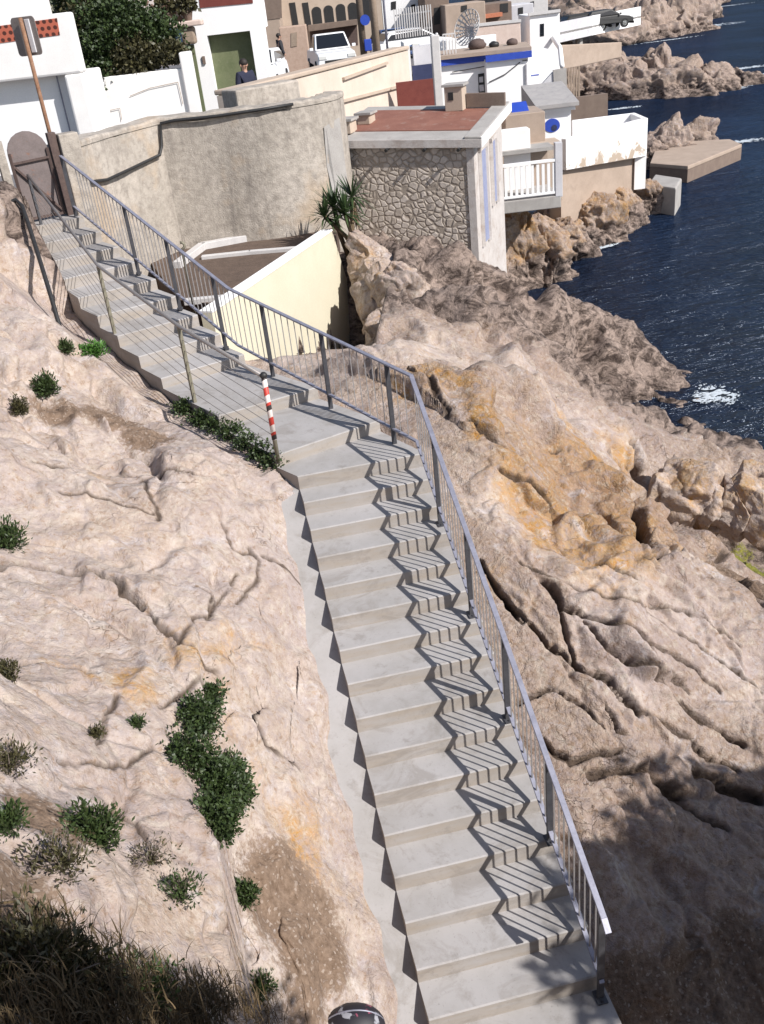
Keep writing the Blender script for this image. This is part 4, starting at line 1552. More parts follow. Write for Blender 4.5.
for i in range(12):
    p = bA + (bB - bA) * ((i + .4) / 12.6) + [0, .06, 0]
    mb = MB()
    mb.box((p[0], p[1], p[2] + .55), (.075, .06, .76))
    mb.build('baluster', 'white_clean', balc)
mb = MB()
p = (bA + bB) / 2 + [-.35, .9, 0]
mb.box((p[0] - .3, p[1], p[2] + .42), (.4, .4, .72))
mb.box((p[0] - .3, p[1] + .18, p[2] + .9), (.4, .05, .35))
tag(mb.build('wooden_chair', 'wood', bevel=.02), 'small wooden chair on the balcony behind the white balusters', 'chair')

# --- white sea terrace
ZP = -4.95
c1, c2, c3, c4 = atz(566, 139, ZP), atz(648, 118, ZP), atz(636, 113, ZP), atz(565, 122, ZP)
terr = thing('sea_terrace', (c1[0], c1[1], -5.9), 'white walled terrace with flaking paint above the sea cliff', 'terrace')
mb = MB()
cm_ = (c1 + c2 + c3 + c4)[:2] / 4
mb.prism([cm_ + (c[:2] - cm_) * .93 for c in (c1, c2, c3, c4)], -5.85, -5.6)
mb.build('floor', 'conc_smooth', terr)


def parapet(a, b, z0, z1, th, m, nm='parapet', ext=0.0):
    mb = MB()
    d = (b - a)[:2] / np.hypot(*(b - a)[:2])
    n = np.array([-d[1], d[0]])
    zz0 = z0 if hasattr(z0, '__len__') else (z0, z0)
    ring = [a[:2] - d * ext, b[:2] + d * ext, b[:2] + d * ext + n * th, a[:2] - d * ext + n * th]
    mb.prism(ring, [zz0[0], zz0[1], zz0[1], zz0[0]], z1)
    return mb.build(nm, m, terr, bevel=.02)


t = NT('flaking_white_wall')
n1 = t.noise(1.6, 8, .72, dist=.5)
sp_ = t.n('ShaderNodeSeparateXYZ')
t.l(t.tc, sp_.inputs[0])
hgt_ = t.fr(sp_.outputs[2], .9, .05)
pf = t.fr(t.math('ADD', t.math('MULTIPLY', hgt_, .24), n1), .69, .75)
cc = t.mix(pf, (.82, .80, .78), (.40, .32, .25))
t.bump(n1, .3, .02)
M['flaking'] = t.out(cc, .85)
parapet(c1, c2, (-5.92, -6.2), ZP, .2, 'flaking')
parapet(c2, c3, -6.3, ZP, .2, 'white')
parapet(c4 + np.array([.3, .1, 0]), c3, -5.6, ZP, .15, 'white_clean')
mb = MB()
mb.prism([c2[:2] + [-.42, -.02], c2[:2] + [-.02, -.02], c2[:2] + [.02, .4], c2[:2] + [-.4, .4]], -7.3, -6.19)
mb.build('corner_pier', 'white', terr)
# plastered wall under the terrace
mb = MB()
a, b = c1 + np.array([-.15, .12, 0]), c2 + np.array([-.4, .12, 0])
block(mb, a, b, -6.0, -8.2, .5)
mb.build('plaster_wall', 'tan', terr)
# concrete block in the water
mb = MB()
q = [atz(648, 184, -7.6), atz(676, 188, -7.6), atz(682, 178, -7.6), atz(655, 174, -7.6)]
mb.prism([p[:2] for p in q], -9.2, -7.6)
tag(mb.build('concrete_block', 'conc_grey', bevel=.06), 'squat grey concrete block standing in the water under the white terrace', 'block')

# --- white hut with a round blue window
YH = 34.0
hA, hB = at(542, 122, YH), at(571, 118, YH)
hut = thing('white_hut', (hA[0], hA[1], -5.9), 'white hut with a rounded blue window and grey slab roof', 'hut')
mb = MB()
block(mb, hA, hB, at(556, 108, YH)[2], -6.2, 2.2)
mb.build('wall', 'white_clean', hut)
mb = MB()
rz_ = at(556, 107, YH)[2]
block(mb, hA + np.array([-.25, -.25, 0]), hB + np.array([.22, -.25, 0]), [rz_ + .12, rz_ + .12, rz_ + .55, rz_ + .55], rz_ + .003, 2.6)
mb.build('roof', 'grey_roof', hut)
mb = MB()
block(mb, hA + np.array([-.15, -.13, 0]), hB + np.array([.12, -.13, 0]), rz_ - .003, rz_ - .13, .12)
mb.build('cornice', 'white_clean', hut)
mb = MB()
cw = vplane(552, 126, hA, hB, .02)
n_ = -vnormal(hA, hB)
ee = (hB - hA) / np.linalg.norm(hB - hA)
ee = np.array([ee[0], ee[1], 0])
mb.slab([cw + ee * .27 * math.cos(a) + np.array([0, 0, .24 * math.sin(a) if math.sin(a) > 0 else .2 * math.sin(a)]) for a in np.linspace(0, 2 * PI, 20, endpoint=False)], n_ * .03)
wd_ = mb.build('window', 'blue', hut)
mb = MB()
mb.slab([cw - n_ * .012 + ee * (.07 + .1 * math.cos(a)) + np.array([0, 0, -.06 + .1 * math.sin(a)]) for a in np.linspace(0, 2 * PI, 12, endpoint=False)], n_ * .008)
mb.build('pane', 'navy', wd_)
# stepped tan terraces between the stone house and the hut
Yt = 30.0
for pts, zb, m, dp, lab, Yq in [([(497, 133), (530, 128)], -6.2, 'white', .5, 'low white stepped wall right of the stone house roof', 28.5), ([(505, 116), (545, 111)], -6.0, 'tan', 1.6, 'tan concrete terrace wall under the blue awning', 30.5),
                                ([(524, 146), (562, 142)], -6.4, 'beige', 1.0, 'rough beige wall below the hut with the round window', 30.0)]:
    mb = MB()
    A_, B_ = at(*pts[0], Yq), at(*pts[1], Yq)
    block(mb, A_, B_, (A_[2] + B_[2]) / 2, zb, dp)
    tag(mb.build('terrace_wall', m, bevel=.02), lab, 'wall')
mb = MB()
A_, B_ = at(509, 103, 31.5), at(526, 101, 31.5)
mb.slab([A_, B_, B_ + [0, -.9, -.45], A_ + [0, -.9, -.45]], (0, 0, -.03))
tag(mb.build('blue_awning', 'blue'), 'small blue awning beside the white house with the blue roof band', 'awning')
# ------------------------------------------------------------------ road, vehicles, houses and headlands behind
mb = MB()
mb.slab([(-16, 18.6, ROAD), (-.9, 21.5, ROAD), (1.0, 33, ROAD), (3.4, 46, ROAD - .3), (8, 80, ROAD - .9), (-30, 90, ROAD - .9), (-30, 18.6, ROAD)], (0, 0, -.4))
road = mb.build('road', 'asphalt')
tag(road, kind='structure')
# shore under the houses
mb = MB()
mb.slab([(-30, 60, -4.6), (-.5, 22.5, -4.9), (3.0, 30, -5.4), (5.0, 34, -5.9), (6.6, 46, -5.2), (12.5, 70, -4.6), (17, 100, -4.5), (-30, 120, -4.4)], (0, 0, -5))
tag(mb.build('shore_ground', 'tan'), kind='structure')

# --- cream parapet along the road
pA, pB = at(232, 95, 23), at(408, 50, 33)
pw = thing('road_parapet', (pA[0], pA[1], -4.5), 'long cream rendered parapet between the road and the stone house roof', 'wall')
mb = MB()
block(mb, pA, pB, [pA[2], pB[2], pB[2], pA[2]], -5.6, .4)
mb.build('wall_face', 'cream_wall', pw)
mb = MB()
e = np.array([0, 0, .012])
n_ = vnormal(pA, pB)
mb.slab([pA + n_ * .05 + e, pB + n_ * .05 + e, pB - n_ * .46 + e, pA - n_ * .46 + e][::-1], (0, 0, .11))
mb.build('coping', 'beige', pw, bevel=.03)
for a, b in (((342, 79), (386, 63)), ((300, 112), (400, 86))):
    mb = MB()
    mb.bar(vplane(*a, pA, pB, .03), vplane(*b, pA, pB, .03), .10, .07)
    mb.build('ledge', 'beige', pw)
mb = MB()
nA, nB = at(236, 93, 21.6), at(300, 88, 22.6)
block(mb, nA, nB, nA[2] + .05, -4.4, .6)
tag(mb.build('low_wall', 'old_conc', bevel=.04), 'short grey wall stub with rounded top behind the curved retaining wall', 'wall')

# --- white house with the red pierced blocks
wA, wB = at(-120, 34, 24), at(68, 12, 24)
wh = thing('white_house', (wB[0], wB[1], ROAD), 'white house front with a panel of red pierced blocks above its garage', 'house')
zt = wB[2]
gt = vplane(30, 79, wA, wB)[2]
gx = vplane(63, 73, wA, wB)
mb = MB()
block(mb, wA, wB, zt, gt, .5)
block(mb, np.array([gx[0], gx[1], 0]), wB, gt, ROAD - .3, 2.0)
mb.build('wall', 'white', wh, bevel=.05)
mb = MB()
dA, dB = wA + [0, .38, 0], np.array([gx[0], gx[1] + .38, 0])
block(mb, dA, dB, gt + .3, ROAD - .3, .15)
mb.build('garage_door', 'white_clean', wh)
mb = MB()
jA = vplane(56, 88, wA, wB, -.3)
mb.tube([(jA[0], jA[1], gt), (jA[0], jA[1], ROAD)], .02, 6)
mb.build('downpipe', 'steel', wh)
t = NT('pierced_blocks')
sv = t.n('ShaderNodeSeparateXYZ')
t.l(t.tc, sv.inputs[0])
row = t.math('MULTIPLY', sv.outputs[2], 7.5)
fl = t.math('FLOOR', row)
fx = t.math('SUBTRACT', t.math('FRACT', t.math('ADD', t.math('MULTIPLY', sv.outputs[0], 7.0), t.math('MULTIPLY', fl, .5))), .5)
fz = t.math('SUBTRACT', t.math('FRACT', row), .5)
r2 = t.math('SQRT', t.math('ADD', t.math('MULTIPLY', fx, fx), t.math('MULTIPLY', fz, fz)))
cc = t.mix(t.fr(r2, .28, .36), (.07, .018, .012), (.42, .11, .065))
M['pierced'] = t.out(cc, .85)
mb = MB()
panel(mb, wA, wB, [(-60, 34), (57, 18), (60, 35), (-58, 51)], .012, .05)
mb.build('pierced_block_panel', 'pierced', wh)
mb = MB()
block(mb, at(-60, 22, 26), at(35, 8, 26), at(35, -6, 26)[2] + .2, zt - .3, 1.5)
mb.build('upper_storey', 'white', wh)

# --- white garden wall under the hedge
gA, gB = at(70, 82, 26.5), at(184, 60, 26.5)
gwl = thing('garden_wall', (gA[0], gA[1], ROAD), 'white garden wall with thin brown outlines below the dark hedge', 'wall')
mb = MB()
block(mb, gA, gB, at(184, 68, 26.5)[2], ROAD - .4, .35)
mb.build('wall_face', 'white', gwl, bevel=.03)
mb = MB()
block(mb, at(179, 57, 26.4), at(190, 55, 26.4), at(184, 52, 26.5)[2], ROAD - .4, .45)
mb.build('end_pier', 'white', gwl, bevel=.03)
for pts in ([(108, 122), (107, 111), (120, 108), (122, 120)], [(130, 96), (150, 88), (178, 82)], [(178, 82), (183, 104)]):
    mb = MB()
    mb.tube([vplane(*p, gA, gB, .03) for p in pts], .008, 5)
    mb.build('outline_rod', 'wood', gwl)

# --- house with the olive garage door
hA, hB = at(192, 33, 30), at(262, 25, 30)
gh = thing('garage_house', (hA[0], hA[1], ROAD), 'white house with an olive green garage door and red stripe', 'house')
zl = vplane(230, 33, hA, hB)[2]
ztop = at(230, -25, 30)[2]
oL, oR = vplane(207, 36, hA, hB), vplane(250, 32, hA, hB)
mb = MB()
block(mb, hA, hB, ztop, zl, 3.0)
block(mb, np.array([hA[0], hA[1], 0]), np.array([oL[0], oL[1], 0]), zl, ROAD - .3, 1.6)
block(mb, np.array([oR[0], oR[1], 0]), np.array([hB[0], hB[1], 0]), zl, ROAD - .3, 1.6)
mb.build('wall', 'white_clean', gh)
mb = MB()
block(mb, oL + [0, .34, 0], oR + [0, .34, 0], zl, ROAD - .3, .15)
mb.build('garage_door', 'green_door', gh)
mb = MB()
panel(mb, hA, hB, [(199, -2), (252, -9), (253, 3), (200, 8)], .02, .05)
mb.build('red_stripe', 'maroon', gh)
mb = MB()
q0, q1 = vplane(212, 58, hA, hB, .03), vplane(205, 72, hA, hB, .03)
q = vplane(204, 60, hA, hB, .03)
mb.box(q, (.08, .04, .2))
mb.build('letter_slot', 'brown_panel', gh)
mb = MB()
block(mb, at(186, 60, 29), at(196, 58, 29), at(190, 45, 29)[2], ROAD - .3, .1)
tag(mb.build('side_gate', 'green_door'), 'narrow olive side gate between the white garden wall and the garage house', 'gate')
# planter shelf with two potted plants
sA, sB = at(170, 28, 28.6), at(202, 24, 28.6)
sh = thing('planter_shelf', (sA[0], sA[1], sA[2] - .4), 'pinkish stone planter shelf on the pillar beside the hedge', 'shelf')
mb = MB()
block(mb, sA, sB, sA[2] + .12, sA[2] - .02, .5)
mb.build('tray', 'stone_pink', sh, bevel=.03)
mb = MB()
block(mb, sA + [.25, .1, 0], sB + [-.25, .1, 0], sA[2] - .021, sA[2] - .45, .35)
mb.build('bracket', 'wood', sh, bevel=.06)
t = NT('lattice')
sv = t.n('ShaderNodeSeparateXYZ')
t.l(t.scale((1, 1, 1), rot=(0, PI / 4, 0)), sv.inputs[0])
la = t.math('LESS_THAN', t.math('FRACT', t.math('MULTIPLY', sv.outputs[0], 4.2)), .3)
lb = t.math('LESS_THAN', t.math('FRACT', t.math('MULTIPLY', sv.outputs[2], 4.2)), .3)
M['lattice'] = t.out(t.mix(t.math('MAXIMUM', la, lb), (.26, .16, .12), (.68, .60, .56)), .85)
mb = MB()
block(mb, at(128, 20, 28.9), at(184, 13, 28.9), at(160, -14, 29)[2], at(150, 30, 29)[2], .1)
tag(mb.build('lattice_fence', 'lattice'), 'white lattice fence over brown boards above the hedge', 'fence')


# ------------------------------------------------------------------ people
def person(loc, heading, label, top='navy_cloth', h=1.7):
    """standing figure: one skinned body, hair and clothing as parts"""
    root = thing('person', loc, label, 'person')
    s = h / 1.75
    ch, sh_ = math.cos(heading), math.sin(heading)

    def X(x, y, z):
        return Vector((x * ch - y * sh_, x * sh_ + y * ch, z)) * s
    J = {'pel': (0, 0, .95, .135), 'chest': (.01, 0, 1.28, .155), 'neckb': (.0, 0, 1.46, .075), 'neck': (.015, 0, 1.53, .055), 'head': (.03, 0, 1.63, .092), 'crown': (.02, 0, 1.70, .075)}
    E = [('pel', 'chest'), ('chest', 'neckb'), ('neckb', 'neck'), ('neck', 'head'), ('head', 'crown')]
    for sd in (-1, 1):
        t_ = str(sd)
        J['sh' + t_] = (0, sd * .19, 1.42, .07)
        J['el' + t_] = (.02, sd * .25, 1.14, .046)
        J['wr' + t_] = (.12, sd * .24, .90, .032)
        J['ha' + t_] = (.16, sd * .235, .83, .035)
        J['hip' + t_] = (0, sd * .095, .90, .095)
        J['kn' + t_] = (.02, sd * .10, .49, .06)
        J['an' + t_] = (0, sd * .10, .08, .042)
        J['to' + t_] = (.15, sd * .11, .035, .035)
        E += [('chest', 'sh' + t_), ('sh' + t_, 'el' + t_), ('el' + t_, 'wr' + t_), ('wr' + t_, 'ha' + t_), ('pel', 'hip' + t_), ('hip' + t_, 'kn' + t_), ('kn' + t_, 'an' + t_), ('an' + t_, 'to' + t_)]
    keys = list(J)

    def skin(name, ks, m, grow=0.0, par=None):
        me = bpy.data.meshes.new(name)
        id_ = {k: i for i, k in enumerate(ks)}
        me.from_pydata([X(*J[k][:3]) for k in ks], [(id_[a], id_[b]) for a, b in E if a in id_ and b in id_], [])
        me.materials.append(M[m])
        o = bpy.data.objects.new(name, me)
        COL.objects.link(o)
        o.parent = par
        md = o.modifiers.new('skin', 'SKIN')
        lay = me.skin_vertices[0] if me.skin_vertices else None
        if lay is None:
            bpy.context.view_layer.objects.active = o
            lay = me.skin_vertices.new()
        for k in ks:
            r = (J[k][3] + grow) * s
            lay.data[id_[k]].radius = (r * (1.0 if k not in ('pel', 'chest') else .8), r * (1.15 if k in ('pel', 'chest') else 1))
        lay.data[id_[ks[0]]].use_root = True
        sb_ = o.modifiers.new('sub', 'SUBSURF')
        sb_.levels = 1
        sb_.render_levels = 2
        return o
    skin('body', keys, 'skin', 0, root)
    skin('jacket', ['chest', 'pel', 'neckb'] + [k for k in keys if k[:2] in ('sh', 'el', 'wr')], top, .022, root)
    skin('trousers', ['pel'] + [k for k in keys if k[:3] == 'hip' or k[:2] in ('kn', 'an')], 'dark_trousers', .02, root)
    mb = MB()
    c = X(.005, 0, 1.665)
    lx, ly, lz = loc
    mb.blob((c.x + lx, c.y + ly, c.z + lz), (.112 * s, .10 * s, .10 * s), 12, 8, rot=heading)
    mb.build('hair', 'hair', root, smooth=True)
    for sd in (-1, 1):
        mb = MB()
        c = X(.025, sd * .092, 1.615)
        mb.blob((c.x + lx, c.y + ly, c.z + lz), (.02, .012, .032), 8, 6)
        mb.build('ear', 'skin', root, smooth=True)
    mb = MB()
    c = X(.125, 0, 1.60)
    mb.blob((c.x + lx, c.y + ly, c.z + lz), (.02, .015, .025), 8, 6)
    mb.build('nose', 'skin', root, smooth=True)
    return root


pq = at(246, 82, 26.0)
person((pq[0], pq[1], ROAD), -.9, 'person in a dark jacket with short dark hair behind the parapet', h=1.84)


# ------------------------------------------------------------------ vehicles
def car(loc, heading, label, paint, L=4.3, W=1.78, kind='hatch', cat='car'):
    root = thing('pickup_truck' if kind == 'pickup' else 'parked_car', loc, label, cat)
    ch, sh_ = math.cos(heading), math.sin(heading)

    def X(x, y, z):
        return (loc[0] + x * ch - y * sh_, loc[1] + x * sh_ + y * ch, loc[2] + z)
    if kind == 'pickup':
        prof = [(-L / 2, .45), (-L / 2, 1.0), (-.1 * L, 1.02), (.20 * L, 1.06), (.46 * L, .96), (L / 2, .82), (L / 2, .42)]
        green = [(-.12 * L, 1.02), (-.10 * L, 1.72), (.10 * L, 1.74), (.25 * L, 1.06)]
    else:
        prof = [(-L / 2, .40), (-L / 2, .92), (-.3 * L, .97), (.18 * L, .98), (.42 * L, .82), (L / 2, .66), (L / 2, .34)]
        green = [(-.46 * L, .93), (-.36 * L, 1.40), (.04 * L, 1.45), (.24 * L, .97)]

    def loft(pr, w0, w1, zlim):
        m_ = MB()
        n = len(pr)
        vs = []
        for sd in (-1, 1):
            for i, (x, z) in enumerate(pr):
                w_ = w0 if z < zlim else w1
                vs.append(X(x, sd * w_ / 2, z))
        fs = [tuple(range(n)), tuple(range(2 * n - 1, n - 1, -1))] + [((i + 1) % n, i, n + i, n + (i + 1) % n) for i in range(n)]
        return m_.add(vs, fs)
    body = loft(prof, W, W * .93, .8).build('body', paint, root, bevel=.07, seg=3)
    cab = loft(green, W * .92, W * .76, 1.2).build('cabin', paint, root, bevel=.06, seg=3)
    # glass: windscreen, side and rear windows, just proud of the cabin
    gz0 = green[0][1]

    def pane(name, q):
        m_ = MB()
        m_.add([X(*p) for p in q], [(0, 1, 2, 3)])
        o = m_.build(name, 'glass', cab)
        sd = o.modifiers.new('solid', 'SOLIDIFY')
        sd.thickness = .012
        sd.offset = 0
    x0, z0 = green[3]
    x1, z1 = green[2]
    f = lambda t_: (x0 + (x1 - x0) * t_ + .02, z0 + (z1 - z0) * t_ + .012)
    wa = W * .40
    wb = W * .345
    pane('windscreen', [(f(.10)[0], -wa, f(.10)[1]), (f(.10)[0], wa, f(.10)[1]), (f(.90)[0], wb, f(.90)[1]), (f(.90)[0], -wb, f(.90)[1])])
    r0, r1 = green[0], green[1]
    g = lambda t_: (r0[0] + (r1[0] - r0[0]) * t_ - .02, r0[1] + (r1[1] - r0[1]) * t_)
    pane('rear_window', [(g(.25)[0], wa, g(.25)[1]), (g(.25)[0], -wa, g(.25)[1]), (g(.9)[0], -wb, g(.9)[1]), (g(.9)[0], wb, g(.9)[1])])
    for sd in (-1, 1):
        ya, yb = sd * (W * .455 + .012), sd * (W * .385 + .012)
        pane('side_window', [(green[0][0] + .22, ya, gz0 + .1), (green[3][0] - .22, ya, gz0 + .1), (green[2][0] - .02, yb, green[2][1] - .1), (green[1][0] + .1, yb, green[1][1] - .1)])
        m_ = MB()
        m_.box(X(green[3][0] - .12, sd * (W * .5 + .08), gz0 + .13), (.09, .17, .13), heading)
        m_.build('mirror', paint, root, bevel=.02)
        m_ = MB()
        m_.box(X(L / 2 - .02, sd * W * .36, prof[-2][1] - .02), (.1, W * .2, .16), heading)
        m_.build('headlight', 'lamp', root, bevel=.02)
        for xx in (-.30 * L, .31 * L):
            m_ = MB()
            m_.tube([X(xx, sd * (W / 2 - .19), .33), X(xx, sd * (W / 2 + .012), .33)], .33, 20)
            wh_ = m_.build('wheel', 'tyre', root)
            m_ = MB()
            m_.tube([X(xx, sd * (W / 2), .33), X(xx, sd * (W / 2 + .02), .33)], .2, 16)
            m_.build('rim', 'chrome', wh_)
    m_ = MB()
    m_.box(X(L / 2 + .005, 0, prof[-1][1] + .16), (.05, W * .62, .2), heading)
    m_.build('grille', 'black', root, bevel=.01)
    m_ = MB()
    m_.box(X(L / 2 + .01, 0, prof[-1][1] - .02), (.14, W * .96, .18), heading)
    m_.build('bumper', paint if kind != 'pickup' else 'chrome', root, bevel=.04)
    return root


p = at(331, 58, 50)
car((p[0], p[1] + 1.2, ROAD - .42), -PI / 2 + .12, 'white pickup truck facing the camera on the road behind the cream parapet', 'car_white', 4.9, 1.9, 'pickup', 'pickup truck')
p = at(263, 60, 38)
car((p[0] - .3, p[1] + 1.2, ROAD), -PI / 2 - .1, 'white car half hidden behind the pillar of the garage house', 'car_white', 4.2, 1.76)
p = at(395, 40, 54)
car((p[0], p[1] + 2, ROAD - .45), -PI / 2 + .2, 'dark blue car behind the signposts at the far end of the parapet', 'car_blue', 4.2, 1.76)
p = at(416, 42, 54)
car((p[0], p[1] + 1, ROAD - .5), .25, 'pale silver white car seen side on below the picket fence', 'car_white', 4.3, 1.76)
p = at(589, 15, 84)
car((p[0], p[1] + 1.9, p[2] - 1.35), .2, 'greyish dark car parked on the far white platform over the sea, on its left', 'tyre', 4.2, 1.76)
p = at(603, 12, 84)
car((p[0] + .7, p[1] + 1.9, p[2] - 1.35), .2, 'darker car parked on the far white platform over the sea, nearer its open end', 'black', 4.2, 1.76)

# --- far people on the pavement
for px, hd__, lab, tp_m in ((281, .3, 'distant person in dark clothes walking left of the white pickup', 'dark_trousers'),):
    p = at(px, 56, 46)
    person((p[0], p[1], ROAD), hd__, lab, top=tp_m, h=1.7)

# --- poles and blue sign
for (px, py, Y, r_, m, lab, ex) in ((364, 56, 44, .15, 'bark', 'thick brown wooden pole carrying a round blue sign', True), (377, 54, 45, .17, 'wood', 'tan wooden pole just right of the blue sign', False), (387, 45, 50, .06, 'steel', 'thin grey lamp pole right of the two wooden poles', False)):
    p = at(px, py, Y)
    root = thing('street_pole', (p[0], p[1], ROAD), lab, 'pole')
    mb = MB()
    mb.tube([(p[0], p[1], ROAD - .2), (p[0] + .05, p[1], ROAD + 6.5)], [r_, r_ * .8], 10)
    mb.build('pole', m, root, smooth=True)
    if ex:
        q = at(365, 20, Y - .25)
        mb = MB()
        mb.tube([(q[0], q[1], q[2]), (q[0], q[1] - .03, q[2])], .20, 20)
        mb.build('blue_sign', 'blue', root)
        q = at(368, 45, Y - .25)
        mb = MB()
        mb.box((q[0], q[1], q[2]), (.3, .06, .45))
        mb.build('blue_bin', 'blue', root, bevel=.03)

# ------------------------------------------------------------------ building with arched windows
bA, bB = at(272, 42, 62), at(384, 30, 62)
ab = thing('arcade_building', (bA[0], bA[1], ROAD), 'beige building with a row of dark arched windows beyond the road', 'building')
mb = MB()
block(mb, bA, bB, 5.0, ROAD - 1, 6)
mb.build('wall', 'beige', ab)
ca_, cb_ = bA, bB
for i, px in enumerate((317, 329, 341, 353)):
    c = vplane(px, 14 - (px - 335) * .118, bA, bB, .03)
    mb = MB()
    w_, h_ = .27, .50
    mb.slab([c + np.array([w_ * u, 0, h_ * v_]) for u, v_ in [(-1, -1), (1, -1), (1, .55)] + [(math.cos(a), .55 + .42 * math.sin(a)) for a in np.linspace(.3, PI - .3, 7)] + [(-1, .55)]], (0, .06, 0))
    mb.build('arched_window', 'black', ab)
for px in (292, 305):
    mb = MB()
    panel(mb, bA, bB, rect(px - 3, px + 3, 3, 26), .03, .06)
    mb.build('window', 'black', ab)
mb = MB()
panel(mb, bA, bB, [(308, 25), (357, 19), (358, 24), (309, 31)], .9, .95)
aw = mb.build('canopy', 'brown_panel', ab)
mb = MB()
panel(mb, bA, bB, [(310, 31), (357, 25), (358, 45), (311, 48)], .02, .03)
mb.build('shop_front', 'rust_dark', ab)
mb = MB()
panel(mb, bA, bB, [(362, -5), (372, -6), (373, 20), (363, 21)], .02, .03)
mb.build('window', 'black', ab)


def simple_house(name, pl, pr, Y, ztop_px, zbot, m, label, depth=3.0, cat='house', parts=()):
    """house front between two surveyed corners, with its own window, band and door parts"""
    A_, B_ = at(*pl, Y), at(*pr, Y)
    root = thing(name, (A_[0], A_[1], zbot), label, cat)
    zt_ = at((pl[0] + pr[0]) / 2, ztop_px, Y)[2]
    mb = MB()
    block(mb, A_, B_, zt_, zbot, depth)
    mb.build('wall', m, root, bevel=.04)
    for nm, pts, mm, out in parts:
        mb = MB()
        panel(mb, A_, B_, pts, out, .06 + out)
        mb.build(nm, mm, root)
    return root, A_, B_


simple_house('old_building', (254, 45), (283, 42), 58, -20, ROAD - 1, 'tan', 'dark fronted building between the garage house and the arched windows', 5, 'building',
             [('dark_front', [(256, -10), (281, -13), (282, 18), (257, 21)], 'brown_panel', .03)])
simple_house('brick_house', (281, 45), (308, 42), 55, 26, ROAD - 1, 'brick', 'low orange brick shed in front of the arched windows', 1.5, 'shed', [('door', [(291, 33), (297, 32), (297, 46), (291, 47)], 'wood', .03)])
simple_house('white_villa', (382, 20), (428, 14), 62, -20, -5, 'white_clean', 'white villa with dark windows above the picket fence', 5, 'house',
             [('window', [(391, 2), (396, 1), (396, 9), (391, 10)], 'black', .02), ('window', [(411, 5), (415, 4), (415, 12), (411, 13)], 'glass', .02), ('roof_band', [(382, -4), (428, -10), (428, -7), (382, -1)], 'beige', .05)])
simple_house('brown_wall_house', (426, 25), (450, 22), 58, -12, -5, 'brown_panel', 'dark brown house beside the white villa', 4, 'house', [('door', [(434, 8), (440, 7), (440, 24), (434, 25)], 'black', .02)])
simple_house('tan_house', (446, 30), (486, 25), 56, 3, -5, 'tan', 'tan house behind the big mesh dish', 3, 'house', [('window', [(461, 6), (467, 5), (467, 11), (461, 12)], 'black', .02)])
simple_house('pink_house', (474, 48), (521, 42), 50, 24, -5, 'stone_pink', 'pale pink flat roofed house right of the mesh dish', 3, 'house', [('roof_edge', [(474, 24), (521, 19), (521, 22), (474, 27)], 'kerb', .04)])
simple_house('red_awning_house', (478, 20), (512, 16), 60, 3, -5, 'brown_panel', 'small dark house with a red awning at the back', 3, 'house', [('red_awning', [(478, 15), (501, 12), (501, 16), (478, 19)], 'terracotta', .5), ('window', [(500, 4), (508, 3), (508, 12), (500, 13)], 'black', .02)])
simple_house('white_tower_house', (530, 52), (560, 48), 52, 14, -6, 'white_clean', 'tall narrow white house with one dark window near the sea', 3, 'house',
             [('window', [(540, 24), (544, 23.5), (544, 36), (540, 36.5)], 'glass', .02), ('cornice', [(528, 13), (560, 9), (560, 12), (528, 16)], 'kerb', .12)])
simple_house('grey_house', (512, 32), (534, 29), 60, 4, -6, 'conc_smooth', 'grey house wall behind the narrow white house', 3, 'house', [('window', [(518, 8), (523, 7), (523, 14), (518, 15)], 'black', .02)])
simple_house('tan_rear_house', (508, 14), (548, 9), 90, -3, -5, 'kerb', 'low pale house at the very back before the cliffs', 4, 'house', [('window', [(530, 2), (534, 1), (534, 7), (530, 8)], 'black', .02)])

# --- picket fence on the road edge
f0, f1 = at(396, 36, 50), at(432, 31, 50)
pf_ = thing('picket_fence', (f0[0], f0[1], f0[2]), 'pale picket fence behind the silver white car', 'fence')
n_p = 16
for i in range(n_p):
    p = f0 + (f1 - f0) * i / (n_p - 1)
    mb = MB()
    mb.box((p[0], p[1], p[2] + .5), (.05, .04, 1.25))
    mb.build('picket', 'kerb', pf_)
for h_ in (.15, .85):
    mb = MB()
    mb.bar(f0 + [0, .04, h_], f1 + [0, .04, h_], .04, .07)
    mb.build('rail', 'kerb', pf_)

# --- white annex, its recess shade painted in grey and navy, and maroon panel
A_, B_ = at(404, 46, 37), at(440, 41, 37)
an = thing('white_annex', (A_[0], A_[1], -5), 'white annex with a wall greyed as shade and a navy sheet of painted shade beside the cream parapet', 'annex')
mb = MB()
a2, b2 = at(413, 48, 38.4), at(433, 46, 38.4)
block(mb, a2, b2, a2[2] + .05, -5.5, .4)
mb.build('back_wall', 'conc_smooth', an)
mb = MB()
block(mb, at(404, 46, 37), at(409.5, 45, 37), A_[2] + .1, -5.5, 1.6)
mb.build('side_wall', 'white', an)
mb = MB()
a2, b2 = at(412, 66, 38.2), at(433, 64, 38.2)
block(mb, a2, b2, a2[2], -5.5, .1)
mb.build('navy_shade', 'navy', an)  # navy sheet added as the dark blue shade inside the recess
mb = MB()
a2, b2 = at(396, 84, 31), at(433, 79, 31)
block(mb, a2, b2, a2[2] + .03, -5.4, .12)
tag(mb.build('maroon_panel', 'maroon'), 'dark maroon panel behind the red roof of the stone house', 'panel')
a2, b2 = at(431, 39, 34.5), at(439.5, 38, 34.5)
mb = MB()
block(mb, a2, b2, a2[2] + .1, -6, .35)
tag(mb.build('square_pillar', 'kerb', bevel=.03), 'tall pale square pillar left of the house with the blue roof band', 'pillar')
a2, b2 = at(440, 42, 44), at(496, 33, 44)
mb = MB()
block(mb, a2, b2, (a2[2] + b2[2]) / 2, -5.2, .3)
